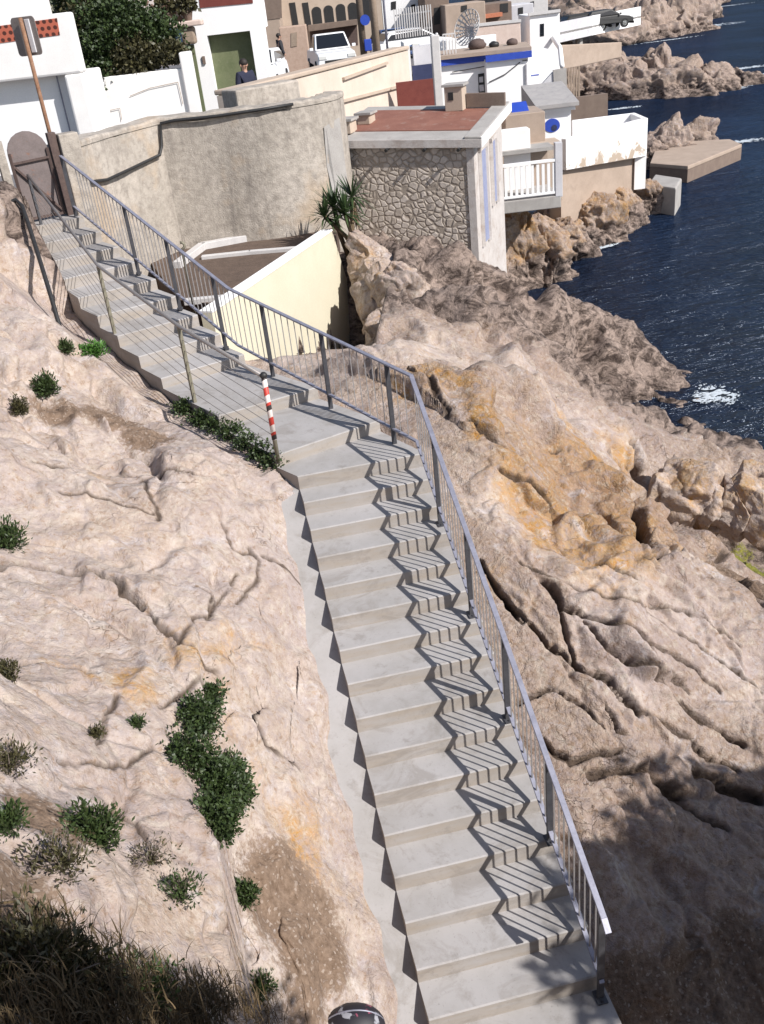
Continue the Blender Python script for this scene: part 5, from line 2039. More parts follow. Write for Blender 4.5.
tag(mb.build('white_low_wall', 'white_clean', bevel=.03), 'white wall behind the flat roof with the mesh dish', 'wall')

# --- house with the blue roof band
bA, bB = at(441, 68, 40), at(487, 61, 40)
cA, cB = at(486, 61, 39.4), at(528, 55, 39.4)
bh = thing('blue_band_house', (bA[0], bA[1], -6), 'white house with a bright blue band under its flat roof', 'house')
zr = (at(441, 62, 40)[2] + at(528, 49, 40)[2]) / 2
mb = MB()
block(mb, bA, bB, zr - .12, -6.2, 3)
block(mb, cA, cB, zr - .13, -6.2, 3.4)
mb.build('wall', 'white_clean', bh)
mb = MB()
block(mb, bA + [-.08, -.16, 0], bB + [0, -.16, 0], zr + .03, zr - .19, .14)
block(mb, cA + [-.03, -.16, 0], cB + [.12, -.16, 0], zr + .032, zr - .192, .14)
mb.build('blue_band', 'blue', bh)
mb = MB()
block(mb, bA + [-.10, -.2, 0], cB + [.14, -.02, 0], zr + .16, zr + .033, 3.2)
rf_ = mb.build('roof', 'tan', bh)
mb = MB()
panel(mb, bA, bB, [(478, 74), (484, 73), (485, 97), (479, 98)], .03, .05)
dr_ = mb.build('door', 'black', bh)
mb = MB()
for p4 in ([(479, 77), (483, 76.5), (483, 82), (479, 82.5)], [(479, 85), (483.5, 84.5), (484, 91), (479.5, 91.5)]):
    panel(mb, bA, bB, p4, .045, .02)
mb.build('pane', 'conc_smooth', dr_)
mb = MB()
mb.tube([vplane(452, 72, bA, bB, .05), vplane(485, 66, bA, bB, .12), vplane(527, 60, cA, cB, .05)], .018, 5)
mb.tube([vplane(489, 82, cA, cB, .04), vplane(505, 74, cA, cB, .05), vplane(520, 62, cA, cB, .04)], .018, 5)
mb.build('wall_cable', 'black', bh)
mb = MB()
q = vplane(526, 64, cA, cB, .05)
mb.tube([q, (q[0], q[1], -6)], .04, 6)
mb.build('downpipe', 'conc_smooth', bh)
simple_house('white_extension', (527, 62), (555, 57), 40.5, 52, -6.2, 'white_clean', 'plain white block with a blue line at the seaward end of the blue banded house', 2.5, 'annex', [('blue_line', [(531, 75), (539, 74), (539, 75), (531, 76)], 'blue', .02)])
A_, B_ = at(533, 92, 38), at(566, 88, 38)
ss = thing('stair_screen', (A_[0], A_[1], -6), 'grey triangular stair screen above the hut roof', 'screen')
mb = MB()
panel(mb, A_, B_, [(533, 94), (553, 72), (566, 90), (566, 96)], 0, .15)
mb.build('screen_wall', 'conc_smooth', ss)
mb = MB()
panel(mb, A_, B_, [(553, 70), (566, 68), (567, 94), (554, 96)], .05, .12)
mb.build('side_wall', 'conc_grey', ss)
# roof clutter: mesh dish, antenna, tanks
dp = at(463, 32, 43)
ds = thing('mesh_dish', (dp[0], dp[1], zr + .1), 'large pale mesh satellite dish on the flat roof', 'satellite dish')
Rd = .70
ax = Vector((-.75, -.55, .38)).normalized()
ex_ = ax.orthogonal().normalized()
ey_ = ax.cross(ex_)
dc = Vector(at(468, 28, 43))
mb = MB()
for r_ in (.3, .55, .8, 1.0):
    ring = [dc + (ex_ * math.cos(a) + ey_ * math.sin(a)) * Rd * r_ + ax * (.28 * r_ * r_ - .2) for a in np.linspace(0, 2 * PI, 25)]
    mb.tube([tuple(p) for p in ring], .016, 5)
mb.build('ring_frame', 'kerb', ds)
for k in range(20):
    a = 2 * PI * k / 20
    mb = MB()
    mb.tube([tuple(dc + (ex_ * math.cos(a) + ey_ * math.sin(a)) * Rd * r_ + ax * (.28 * r_ * r_ - .2)) for r_ in (.05, .35, .7, 1.0)], .012, 4)
    mb.build('rib', 'kerb', ds)
mb = MB()
for r0, r1 in ((.3, .55), (.55, .8), (.8, 1.0), (.04, .3)):
    for k in range(40):
        if k % 2:
            continue
        a, b = 2 * PI * k / 40, 2 * PI * (k + .8) / 40
        mb.add([tuple(dc + (ex_ * math.cos(q) + ey_ * math.sin(q)) * Rd * r_ + ax * (.28 * r_ * r_ - .21)) for r_, q in ((r0, a), (r1, a), (r1, b), (r0, b))], [(0, 1, 2, 3)])
mb.build('mesh_panel', 'kerb', ds)
mb = MB()
mb.tube([tuple(dc - ax * .2), (dc.x, dc.y + .15, zr + .1)], .04, 6)
mb.build('mast', 'steel', ds)
for px, py, r_, lab in ((477, 44, .30, 'dark covered heap on the flat roof under the mesh dish'), (494, 46, .18, 'small round dark pot on the flat roof edge'), (512, 40, .2, 'narrow brown jar at the seaward end of the flat roof')):
    p = at(px, py, 41.5)
    mb = MB()
    mb.blob((p[0], p[1], zr + .14 + r_ * .55), (r_ * 1.2, r_, r_ * .75), 12, 8, jit=.2)
    tag(mb.build('covered_heap' if 'heap' in lab else 'pot', 'rust_dark' if px != 494 else 'black', smooth=True), lab, 'heap' if 'heap' in lab else 'pot')
p0, p1 = at(444, 55, 40.5), at(456, 53, 40.5)
rr_ = thing('roof_railing', (p0[0], p0[1], zr + .14), 'short thin railing on the flat roof next to the square pillar', 'railing')
for i in range(5):
    p = p0 + (p1 - p0) * i / 4
    mb = MB()
    mb.box((p[0], p[1], zr + .5), (.04, .04, .75))
    mb.build('upright', 'kerb', rr_)
mb = MB()
mb.bar((p0[0], p0[1], zr + .86), (p1[0], p1[1], zr + .86), .05, .05)
mb.build('rail', 'kerb', rr_)
# brown and slatted screens by the sea
A_, B_ = at(566, 99, 40), at(608, 93, 40)
mb = MB()
block(mb, A_, B_, (A_[2] + B_[2]) / 2, -6.6, .2)
tag(mb.build('brown_screen', 'brown_panel'), 'dark brown screen wall behind the white sea terrace', 'wall')
f0, f1 = at(566, 92, 44), at(579, 90, 44)
sf_ = thing('slat_fence', (f0[0], f0[1], f0[2] - .6), 'short beige upright slat fence above the brown screen', 'fence')
for i in range(6):
    p = f0 + (f1 - f0) * i / 5
    mb = MB()
    mb.box((p[0], p[1], p[2] + .15), (.07, .05, 1.6))
    mb.build('slat', 'wood', sf_)
A_, B_ = at(560, 45, 62), at(622, 42, 66)
mb = MB()
block(mb, A_, B_, [A_[2], B_[2], B_[2], A_[2]], A_[2] - 1.4, .4)
tag(mb.build('sea_wall', 'tan', bevel=.05), 'beige sea wall on top of the nearer headland', 'wall')
A_, B_ = at(553, 45, 50), at(563, 60, 47)
mb = MB()
mb.tube([at(553, 38, 52), at(560, 48, 50), at(562, 66, 47)], .12, 6)
tag(mb.build('white_stair_rail', 'white_clean', smooth=True), 'curved white low wall beside the tall narrow white house', 'wall')

# --- far white platform on posts
A_, B_, C_, D_ = at(520, 34, 76), at(592, 18, 84), at(641, 7, 90), at(640, 2, 96)
pl_ = thing('sea_platform', (B_[0], B_[1], SEA), 'white car platform jutting out over the sea on the far shore', 'platform')
zf = B_[2]
mb = MB()
ring = [A_[:2], B_[:2], C_[:2], C_[:2] + np.array([.5, 5]), A_[:2] + np.array([-1, 9])]
mb.prism(ring, zf - .7, zf - .55)
mb.build('deck', 'conc_grey', pl_)
for a, b, m in ((A_, B_, 'conc_smooth'), (B_, C_, 'white_clean')):
    mb = MB()
    block(mb, a, b, zf + .15, zf - 1.25, .2)
    mb.build('parapet', m, pl_)
for k in (.15, .5, .85):
    p = A_ + (B_ - A_) * k
    mb = MB()
    mb.tube([(p[0], p[1] + 1, SEA - .5), (p[0], p[1] + 1, zf - .7)], .3, 8)
    mb.build('post', 'conc_grey', pl_)


# ------------------------------------------------------------------ rock masses along the shore
def rockmass(name, lumps, dark=.4, rough=1.6, sc=1.6, label=None, cat=None, n=(140, 92), m='rock', och=0.0, fac=1.15, tone=(0, .7, 0, 1)):
    Vs, Fs, Zs = [], [], []
    o = 0
    for c, r, rot in lumps:
        nu, nv = n
        u = np.linspace(0, 2 * PI, nu, endpoint=False)
        v = np.linspace(.02, PI - .02, nv)
        uu, vv = np.meshgrid(u, v)
        sq = lambda x: np.sign(x) * np.abs(x) ** .6
        D = np.c_[(sq(np.cos(uu)) * np.sin(vv)).ravel(), (sq(np.sin(uu)) * np.sin(vv)).ravel(), sq(np.cos(vv)).ravel()]
        # an angular block: the sphere of directions cut back by a dozen odd planes
        D = np.c_[(np.cos(uu) * np.sin(vv)).ravel(), (np.sin(uu) * np.sin(vv)).ravel(), np.cos(vv).ravel()]
        g_ = np.random.default_rng(int(abs(c[0] * 37 + c[1] * 91)) + 5)
        pn = g_.normal(size=(26, 3))
        pn /= np.linalg.norm(pn, axis=1)[:, None]
        ph = g_.uniform(.62, 1.0, 26)
        rad_d = np.min(np.where(D @ pn.T > .12, ph[None, :] / np.maximum(D @ pn.T, .12), 1.25), axis=1)
        P = D * np.minimum(rad_d, 1.2)[:, None] * np.array(r) * 1.12
        cr_, sr_ = math.cos(rot), math.sin(rot)
        P = np.c_[P[:, 0] * cr_ - P[:, 1] * sr_, P[:, 0] * sr_ + P[:, 1] * cr_, P[:, 2]] + np.array(c)
        Nn_ = D / np.array(r)
        Nn_ = np.c_[Nn_[:, 0] * cr_ - Nn_[:, 1] * sr_, Nn_[:, 0] * sr_ + Nn_[:, 1] * cr_, Nn_[:, 2]]
        Nn_ /= np.linalg.norm(Nn_, axis=1)[:, None]
        h = rock_detail(P, Nn_, rough, rot=-.5, sc=sc, fac=fac, sharp=24.0)
        P = P + Nn_ * (h * .9)[:, None]
        i = np.arange(nu * nv).reshape(nv, nu)
        j = np.roll(i, -1, axis=1)
        F_ = np.c_[i[:-1].ravel(), i[1:].ravel(), j[1:].ravel(), j[:-1].ravel()]
        Vs.append(P)
        Fs.append(F_ + o)
        o += len(P)
        wet = np.clip((SEA + 1.0 + .3 * vnoise(P * 1.3, 96) - P[:, 2]) / .5, 0, 1)
        d_ = np.maximum(dark + .25 * vnoise(P * .7, 95), wet)
        Zs.append(np.c_[np.full(len(P), och), np.zeros(len(P)), d_, np.zeros(len(P))])
    ob = npmesh(name, np.concatenate(Vs), np.concatenate(Fs), m, smooth=True)
    a = ob.data.attributes.new('zone', 'FLOAT_COLOR', 'POINT')
    a.data.foreach_set('color', np.concatenate(Zs).astype(np.float32).ravel())
    a = ob.data.attributes.new('tone', 'FLOAT_COLOR', 'POINT')
    nv_ = len(ob.data.vertices)
    a.data.foreach_set('color', np.tile(np.array(tone, np.float32), nv_))
    if label:
        tag(ob, label, cat)
    else:
        tag(ob, kind='structure')
    return ob


def L(px, py, Y, r, rot=0.0):
    return (at(px, py, Y), r, rot)


def LS(px, py, r, rot=0.0, sink=.1):
    """rock mass whose seaward foot meets the water at this surveyed spot"""
    c = atz(px, py, SEA)
    return (c + np.array([0, r[1] * .8, -sink * r[2]]), r, rot)


# cliff under the sea terrace and the balcony
rockmass('sea_cliff', [LS(552, 284, (.9, 1.3, 2.2)), LS(575, 262, (1.1, 1.2, 1.8), .2), LS(600, 246, (1.3, 1.2, 1.75), .2), LS(628, 230, (1.2, 1.1, 1.7), .3), LS(652, 216, (.8, .9, 1.4), .3), LS(530, 290, (1.0, 1.3, 2.2)), LS(512, 296, (1.1, 1.6, 2.0)), LS(590, 236, (2.2, 1.6, 1.7), .3)],
         dark=.24, rough=1.5, sc=.75, och=.45, n=(180, 120))
# broken rocks stacked against the end of the cream wall
rockmass('wall_end_rocks', [L(372, 266, 18.9, (.40, .45, .62), .2), L(382, 300, 17.9, (.44, .45, .72), -.3), L(388, 332, 16.7, (.42, .5, .75), .4), L(376, 286, 18.4, (.32, .4, .6), .9), L(398, 302, 17.4, (.5, .6, .9), .1)], dark=-.35, rough=1.1, sc=.6, och=.2, fac=.8, tone=(.5, .2, 0, 1))
# rock behind the quay
rockmass('quay_rock', [LS(676, 163, (1.5, 1.5, 1.5), .3), LS(702, 150, (1.1, 1.2, 1.5), -.3), LS(655, 168, (.9, 1.2, 1.3)), LS(690, 155, (1.2, 1.2, 1.6), .4)], dark=.30, rough=1.4, sc=.9)
# nearer headland
rockmass('near_headland', [LS(575, 92, (3.2, 3.0, 3.0), -.3), LS(600, 95, (3.6, 3.0, 2.4), -.45), LS(640, 97, (3.8, 2.6, 2.1), -.35), LS(680, 97, (3.6, 2.4, 1.7), -.3), LS(712, 93, (2.8, 2.0, 1.3), -.2), LS(738, 86, (2.2, 1.5, .7), -.2), LS(655, 78, (3.4, 2.6, 2.0), -.3), LS(560, 85, (2.5, 3, 3.2), 0),
                          LS(625, 90, (2.0, 2.0, 2.4), .3), LS(668, 90, (1.8, 1.8, 2.0), .4)], dark=.34, rough=1.5, sc=1.2, n=(170, 110))
# far headland
rockmass('far_headland', [LS(650, 40, (6.5, 5, 4.6), -.2), LS(690, 33, (4.5, 4, 4.0), .1), LS(703, 20, (3.5, 5, 3.6), .3), LS(620, 46, (6, 5, 5.0), .1), LS(590, 40, (9, 7, 6.0), .1), LS(670, 20, (9, 8, 6.5), 0), LS(560, 35, (12, 9, 9), 0), LS(705, 6, (6, 8, 3.2), .2)],
         dark=.30, rough=1.5, sc=1.7, n=(190, 120))
# boulders standing at the foot of the yellow face
for (px, py, Y, r, rot, lab) in ((688, 496, 12.4, (.60, .62, .78), .3, 'big split pale boulder beside the dark cleft in the yellow rock'), (755, 500, 12.0, (.40, .5, .62), -.2, 'pale boulder with a shaded hollow at the right edge')):
    o_ = rockmass('boulder', [L(px, py, Y, r, rot), L(px - 22, py + 14, Y - .15, (r[0] * .55, r[1] * .6, r[2] * .8), rot + .5), L(px + 16, py + 16, Y - .3, (r[0] * .6, r[1] * .5, r[2] * .7), rot - .4)], dark=-.45, rough=1.1, sc=.9, label=lab, cat='boulder', och=.40, fac=.7, tone=(.6, 0, 0, 1))

# --- quay
ZQ = -7.92
qp = [atz(650, 163, ZQ), atz(688, 166, ZQ), atz(742, 144, ZQ), atz(730, 139, ZQ), atz(690, 141, ZQ), atz(655, 150, ZQ)]
qy = thing('quay', (qp[1][0], qp[1][1], SEA), 'long grey concrete quay pointing out into the dark sea', 'quay')
mb = MB()
mb.prism([p[:2] for p in qp], SEA - 1, ZQ - .16)
mb.build('quay_wall', 'brown_panel', qy)
mb = MB()
mb.prism([p[:2] for p in qp], ZQ - .158, ZQ)
mb.build('quay_deck', 'tan', qy, bevel=.03)


# --- foam where the swell breaks
def foam(px, py, rx, ry, rot, n=60):
    n = n * 4
    c = atz(px, py, SEA + .03)
    V_, F_ = [], []
    for k in range(n):
        a = rng.uniform(0, 2 * PI)
        q = rng.random() ** .7
        x, y = rx * q * math.cos(a), ry * q * math.sin(a)
        cx, cy = x * math.cos(rot) - y * math.sin(rot), x * math.sin(rot) + y * math.cos(rot)
        s_ = (.012 + .06 * rng.random() ** 2) * (1.3 - q) * min(2.2, rx + .3)
        if vnoise(np.array([[cx * 2.2 / max(rx, .5) + px, cy * 4 / max(ry, .5), 3.0]]), 4)[0] < -.05:
            continue
        o = len(V_)
        m_ = 7
        V_.append((c[0] + cx, c[1] + cy, c[2] + .02 + .05 * s_))
        for j in range(m_):
            aa = 2 * PI * j / m_
            rr = s_ * (.6 + .8 * rng.random())
            V_.append((c[0] + cx + rr * 1.7 * math.cos(aa), c[1] + cy + rr * math.sin(aa), c[2] + .004 * rng.random()))
        F_ += [(o, o + 1 + j, o + 1 + (j + 1) % m_) for j in range(m_)]
    return V_, F_


VV_, FF_ = [], []
for args in ((718, 394, .45, .65, .2, 110), (706, 398, .35, .3, 0, 60), (712, 91, 2.4, .7, -.1, 120), (755, 76, 2.6, 1.1, .1, 110), (668, 40, 5, .5, .2, 60), (600, 248, .9, .15, .4, 40), (660, 205, .9, .15, .4, 30), (745, 68, 2.0, .7, .2, 60), (690, 30, 4.5, 1.3, .25, 130), (716, 25, 4.0, 2.0, .1, 130), (725, 6, 5, 1.2, .1, 70), (625, 108, 1.2, .4, 0, 50), (745, 141, 1.4, .5, 0, 40), (730, 88, 1.6, .5, 0, 50)):
    v_, f_ = foam(*args)
    o = len(VV_)
    VV_ += v_
    FF_ += [tuple(o + i for i in f) for f in f_]
fo_ = npmesh('sea_foam', VV_, FF_, 'foam')
tag(fo_, kind='stuff')
# ------------------------------------------------------------------ plants
def leaf_cloud(c, r, n, size, droop=.2, shell=.55, flat=1.0, seed=0, wide=.34, cut=-.22):
    """small pointed leaves spread through an uneven volume"""
    g = np.random.default_rng(seed)
    D = g.normal(size=(n * 3, 3))
    D /= np.linalg.norm(D, axis=1)[:, None]
    lump = 1 + .6 * fbm(D * 1.7 + seed * 3.1, 2, seed) + .4 * vnoise(D * 4.5 + seed, seed + 7)
    q = (shell + (1 - shell) * g.random(n * 3)) ** .8
    P = D * (q * lump)[:, None] * np.array(r)
    keep = (vnoise(P / np.mean(r) * 3.2 + 5, seed + 3) > cut) & (P[:, 2] > -r[2] * .55)
    P = P[keep][:n]
    m = len(P)
    A = D[keep][:n] * .7 + g.normal(size=(m, 3)) * .6 + np.array([0, 0, .35 - droop])
    A /= np.linalg.norm(A, axis=1)[:, None]
    B = np.cross(A, g.normal(size=(m, 3)))
    B /= np.linalg.norm(B, axis=1)[:, None] + 1e-9
    Lh = size * (.6 + .8 * g.random(m))[:, None]
    Wd = Lh * wide
    P = P + np.array(c)
    V_ = np.stack([P, P + A * Lh * .5 + B * Wd, P + A * Lh, P + A * Lh * .5 - B * Wd], 1).reshape(-1, 3)
    return V_, np.arange(m * 4).reshape(m, 4)


def blades(cs, n, length, width, spread, seed=0, lean=(0, 0, 0)):
    """curved grass or sword blades: three segments each"""
    g = np.random.default_rng(seed)
    base = np.asarray(cs)[g.integers(0, len(cs), n)] + g.normal(size=(n, 3)) * np.array([spread, spread, spread * .15])
    az = g.uniform(0, 2 * PI, n)
    tilt = g.uniform(.1, 1.0, n)
    Lh = length * (.5 + .8 * g.random(n))
    H = np.c_[np.cos(az), np.sin(az), np.zeros(n)]
    S_ = np.c_[-np.sin(az), np.cos(az), np.zeros(n)]
    pts = [base]
    ang_ = tilt * .5
    for k in range(3):
        st = (H * np.sin(ang_)[:, None] + np.array([0, 0, 1.0]) * np.cos(ang_)[:, None] + np.array(lean) * .3) * (Lh / 3)[:, None]
        pts.append(pts[-1] + st)
        ang_ = ang_ + tilt * .55
    V_ = []
    for k, p in enumerate(pts):
        w_ = width * (1, .9, .6, .08)[k]
        V_ += [p + S_ * w_, p - S_ * w_]
    V_ = np.stack(V_, 1).reshape(-1, 3)
    b = np.arange(n)[:, None] * 8
    F_ = np.concatenate([b + np.array([2 * k, 2 * k + 1, 2 * k + 3, 2 * k + 2]) for k in range(3)])
    return V_, F_


def twigs(c, r, n, seed=0, rad=.006):
    g = np.random.default_rng(seed)
    mb = MB()
    for i in range(n):
        a = g.uniform(0, 2 * PI)
        e = g.uniform(.4, 1.3)
        d = np.array([math.cos(a) * math.cos(e), math.sin(a) * math.cos(e), math.sin(e)]) * np.array(r) * g.uniform(.6, 1.1)
        mid = np.array(c) + d * .5 + g.normal(size=3) * np.mean(r) * .12
        mb.tube([tuple(np.array(c) - [0, 0, .02]), tuple(mid), tuple(np.array(c) + d)], [rad, rad * .7, rad * .3], 4, cap=False)
    return mb


seed_ = 100


def shrub(px, py, r, n, size, m, label, name='shrub', cat='shrub', tw=8, dz=0.0, shell=.35, group=None, pos=None):
    global seed_
    seed_ += 1
    c = np.array(pos if pos is not None else hit(px, py), float)
    root = thing(name, c - [0, 0, .03], label, cat, group)
    c2 = c + np.array([0, -r[1] * .15, r[2] * .42 + dz])
    V_, F_ = leaf_cloud(c2, r, int(n * 2.4), size * .8, seed=seed_, shell=.08, wide=.17, cut=-.08, droop=-.35)
    npmesh('foliage', V_, F_, m, root)
    if tw:
        twigs(c, (r[0], r[1], r[2] * 1.5), tw, seed_, rad=.008 * min(1, r[0] * 3)).build('stems', 'twig', root)
    return root


# shrubs rooted in the left rock
big = hit(212, 790)
root = thing('shrub', big, 'largest dense dark green shrub on the left rock, taller than wide', 'shrub')
Vs, Fs, o = [], [], 0
for px, py, r, n, sd in ((200, 722, (.17, .17, .16), 1300, 1), (190, 765, (.20, .18, .20), 1900, 2), (213, 790, (.25, .2, .22), 2400, 3), (232, 795, (.18, .17, .2), 1800, 4), (218, 826, (.17, .17, .17), 1500, 5), (208, 700, (.13, .13, .12), 700, 6), (232, 775, (.14, .14, .13), 900, 8)):
    v_, f_ = leaf_cloud(hit(px, py) + [0, -.04, .08], tuple(q * 1.12 for q in r), int(n * 2.8), .036, seed=sd, shell=.12, wide=.24, cut=-.15)
    Vs.append(v_)
    Fs.append(f_ + o)
    o += len(v_)
npmesh('foliage', np.concatenate(Vs), np.concatenate(Fs), 'leaf_dark', root)
twigs(big, (.3, .25, .45), 14, 5).build('stems', 'twig', root)

shrub(97, 838, (.17, .15, .19), 1100, .05, 'leaf_mid', 'bushy mid green shrub standing alone left of the largest shrub', tw=22)
shrub(247, 897, (.11, .10, .10), 800, .045, 'leaf_dark', 'small round dark green shrub on brown soil left of the stair')
shrub(182, 893, (.15, .12, .12), 320, .04, 'leaf_mid', 'sparse wispy shrub with bare grey twigs below the largest shrub', tw=26)
shrub(8, 545, (.20, .2, .17), 900, .055, 'leaf_dark', 'dark shrub at the left edge in the crack between two slabs')
shrub(47, 395, (.16, .14, .17), 700, .06, 'leaf_dark', 'small dark shrub on the pale face below the black hose')
shrub(20, 257, (.26, .2, .28), 900, .07, 'leaf_olive', 'brownish olive shrub on the rock face near the gate')
shrub(3, 250, (.2, .16, .2), 500, .07, 'leaf_olive', 'brownish olive shrub cut off by the left edge near the hose')
shrub(92, 356, (.19, .15, .12), 500, .075, 'leaf_bright', 'bright green leafy plant at the foot of the upper stair')
shrub(68, 350, (.14, .12, .12), 350, .065, 'leaf_dark', 'dark leafy plant left of the bright green one at the foot of the stair')
shrub(22, 412, (.10, .10, .14), 350, .05, 'leaf_olive', 'small olive shrub on the lower left of the pale rock face')
shrub(7, 677, (.11, .11, .10), 420, .04, 'leaf_olive', 'small olive shrub at the left edge above the dry twigs')
shrub(137, 725, (.07, .07, .06), 260, .035, 'leaf_dark', 'tiny dark tuft in the rock left of the top of the largest shrub')
shrub(98, 736, (.06, .06, .06), 200, .035, 'leaf_olive', 'tiny olive tuft further left of the largest shrub')
shrub(8, 822, (.12, .11, .09), 500, .04, 'leaf_mid', 'mid green shrub at the left edge above the shaded grass')
shrub(10, 765, (.2, .16, .14), 380, .04, 'leaf_olive', 'thin twiggy olive shrub at the left edge below the small one', tw=40)
shrub(60, 868, (.22, .18, .16), 420, .04, 'leaf_olive', 'twiggy brownish shrub just above the dry grass', tw=46)
shrub(150, 860, (.2, .16, .12), 130, .035, 'leaf_olive', 'nearly bare grey twiggy bush between the mid green shrub and the dry grass', tw=40)
# ivy along the foot of the upper stair
root = thing('ivy', hit(235, 450), 'dark ivy along the foot of the stair behind the striped post', 'plant')
Vs, Fs, o = [], [], 0
for i, (px, py) in enumerate(((196, 425), (212, 432), (228, 440), (243, 450), (256, 460), (268, 468), (180, 415))):
    c = hit(px, py) + np.array([.06, .05, .07])
    v_, f_ = leaf_cloud(c, (.17, .16, .13), 800, .036, seed=40 + i, shell=.2)
    Vs.append(v_)
    Fs.append(f_ + o)
    o += len(v_)
npmesh('foliage', np.concatenate(Vs), np.concatenate(Fs), 'leaf_dark', root)
mb = MB()
mb.tube([hit(x, y) + np.array([.05, .05, .03]) for x, y in ((180, 415), (212, 432), (243, 450), (268, 468))], .012, 5)
mb.build('stems', 'twig', root)

# foreground grass
cs = []
for px, py in ((5, 975), (40, 970), (80, 985), (120, 995), (160, 1005), (200, 1015), (235, 1020), (20, 1005), (60, 1010), (110, 1018), (160, 1022), (0, 955), (30, 990), (90, 1000), (140, 1012), (190, 1022), (15, 1022), (55, 1022), (250, 1022), (40, 950), (265, 1018), (215, 1000)):
    cs.append(hit(px, py))
for q in list(cs[::2]):
    cs.append(q + np.array([rng.uniform(-.3, .3), -.35, -.02]))
V_, F_ = blades(cs, 6500, .13, .0026, .09, 3)
tag(npmesh('dry_grass', V_, F_, 'grass_dry'), kind='stuff')
V_, F_ = blades([c for c in cs if project(c[None])[0][0, 0] < 215], 10000, .12, .0035, .10, 4)
tag(npmesh('shaded_grass', V_, F_, 'grass_dark'), kind='stuff')
shrub(45, 985, (.30, .24, .22), 3000, .045, 'leaf_olive', 'large dark olive bush in the bottom left corner among grass', tw=30)
shrub(130, 1000, (.22, .2, .17), 1500, .04, 'leaf_dark', 'low dark green bush in the grass right of the corner bush', tw=20)
shrub(262, 990, (.12, .1, .1), 420, .04, 'leaf_mid', 'small green tuft at the right end of the dry grass', tw=10)
mb = MB()
mb.tube([hit(8, 928) + [0, 0, .16], hit(35, 930) + [0, 0, .2], hit(62, 942) + [0, 0, .14]], [.006, .006, .003], 5)
tag(mb.build('dry_stalk', 'grass_dry'), 'pale dry stalk bending over the bottom left grass', 'stalk')

# hedge above the white garden wall
hc = at(118, 48, 27.6)
root = thing('hedge_tree', (hc[0], hc[1], ROAD), 'big dark hedge tree hanging over the white garden wall', 'tree')
Vs, Fs, o = [], [], 0
for px, py, Y, r, n in ((112, 30, 27.6, (1.15, .9, .9), 4200), (150, 42, 27.6, (.85, .7, .65), 2600), (105, 66, 27.2, (.75, .6, .65), 2600), (135, 60, 27.0, (.7, .5, .5), 1800), (92, 18, 28, (.9, .8, .9), 2200), (170, 55, 27.0, (.45, .4, .3), 900), (98, 82, 26.8, (.35, .4, .35), 700), (80, 2, 28.5, (1.0, .8, .6), 1500)):
    v_, f_ = leaf_cloud(at(px, py, Y), r, int(n * 2.3), .095, seed=60 + o % 97, shell=.35)
    Vs.append(v_)
    Fs.append(f_ + o)
    o += len(v_)
green_ = np.concatenate(Vs[:3] + Vs[6:8])
npmesh('crown', green_, np.arange(len(green_)).reshape(-1, 4), 'leaf_dark', root)
npmesh('brown_growth', np.concatenate(Vs[3:6] + Vs[8:]), np.arange(sum(len(v) for v in Vs[3:6] + Vs[8:])).reshape(-1, 4), 'leaf_olive', root)
mb = MB()
mb.tube([(hc[0], hc[1] + .3, ROAD - .2), (hc[0] + .1, hc[1] + .2, hc[2] - .6), (hc[0], hc[1], hc[2] + .3)], [.16, .12, .05], 8)
mb.tube([(hc[0] + .1, hc[1] + .2, hc[2] - .6), (hc[0] + .8, hc[1], hc[2] + .1)], [.08, .03], 6)
mb.tube([(hc[0] + .1, hc[1] + .2, hc[2] - .6), (hc[0] - .6, hc[1], hc[2] + .3)], [.08, .03], 6)
mb.build('trunk', 'bark', root, smooth=True)
# the two potted plants on the shelf
for px, py, lab in ((168, 12, 'left potted plant on the planter shelf, by the lattice'), (188, 10, 'right potted plant on the planter shelf, beside the white pillar')):
    p = at(px, py + 8, 28.8)
    root = thing('potted_plant', (p[0], p[1], sA[2] + .12), lab, 'potted plant')
    mb = MB()
    mb.lathe((p[0], p[1], sA[2] + .125), [(.10, 0), (.15, .2), (.165, .2), (.165, .25)], 12)
    mb.build('pot', 'pot', root, smooth=False)
    V_, F_ = leaf_cloud((p[0], p[1], sA[2] + .48), (.26, .24, .2), 420, .11, seed=px)
    npmesh('foliage', V_, F_, 'leaf_olive', root)

# yucca between the wall and the stone house
yb = at(352, 248, 19.3)
root = thing('yucca', yb, 'spiky green yucca with two bare stems in front of the stone house', 'plant')
heads = [at(334, 208, 19.2), at(352, 197, 19.4), at(345, 214, 19.0), at(325, 217, 19.1)]
for i, hd in enumerate(heads):
    mb = MB()
    bx = yb + np.array([(i - 1.2) * .07, 0, -.2])
    mid = (bx + hd) / 2 + np.array([.04 * (i - 1), 0, 0])
    mb.tube([tuple(bx), tuple(mid), tuple(hd)], [.05, .045, .045], 8)
    mb.build('stem', 'yucca_dead', root, smooth=True)
V_, F_ = [], []
o = 0
for i, hd in enumerate(heads):
    g = np.random.default_rng(200 + i)
    n = 80 if i < 3 else 55
    for k in range(n):
        a = g.uniform(0, 2 * PI)
        e = g.uniform(-.5, 1.4)
        d = np.array([math.cos(a) * math.cos(e), math.sin(a) * math.cos(e), math.sin(e)])
        s_ = np.array([-math.sin(a), math.cos(a), 0]) * .022
        Lh = g.uniform(.38, .60)
        p1 = hd + d * Lh * .5
        p2 = hd + d * Lh + np.array([0, 0, -.07 * (1.2 - e)])
        V_ += [hd + s_ * .6, hd - s_ * .6, p1 + s_, p1 - s_, p2 + s_ * .1, p2 - s_ * .1]
        F_ += [(o, o + 1, o + 3, o + 2), (o + 2, o + 3, o + 5, o + 4)]
        o += 6
npmesh('leaves', V_, F_, 'yucca', root)
V_, F_ = [], []
o = 0
g = np.random.default_rng(300)
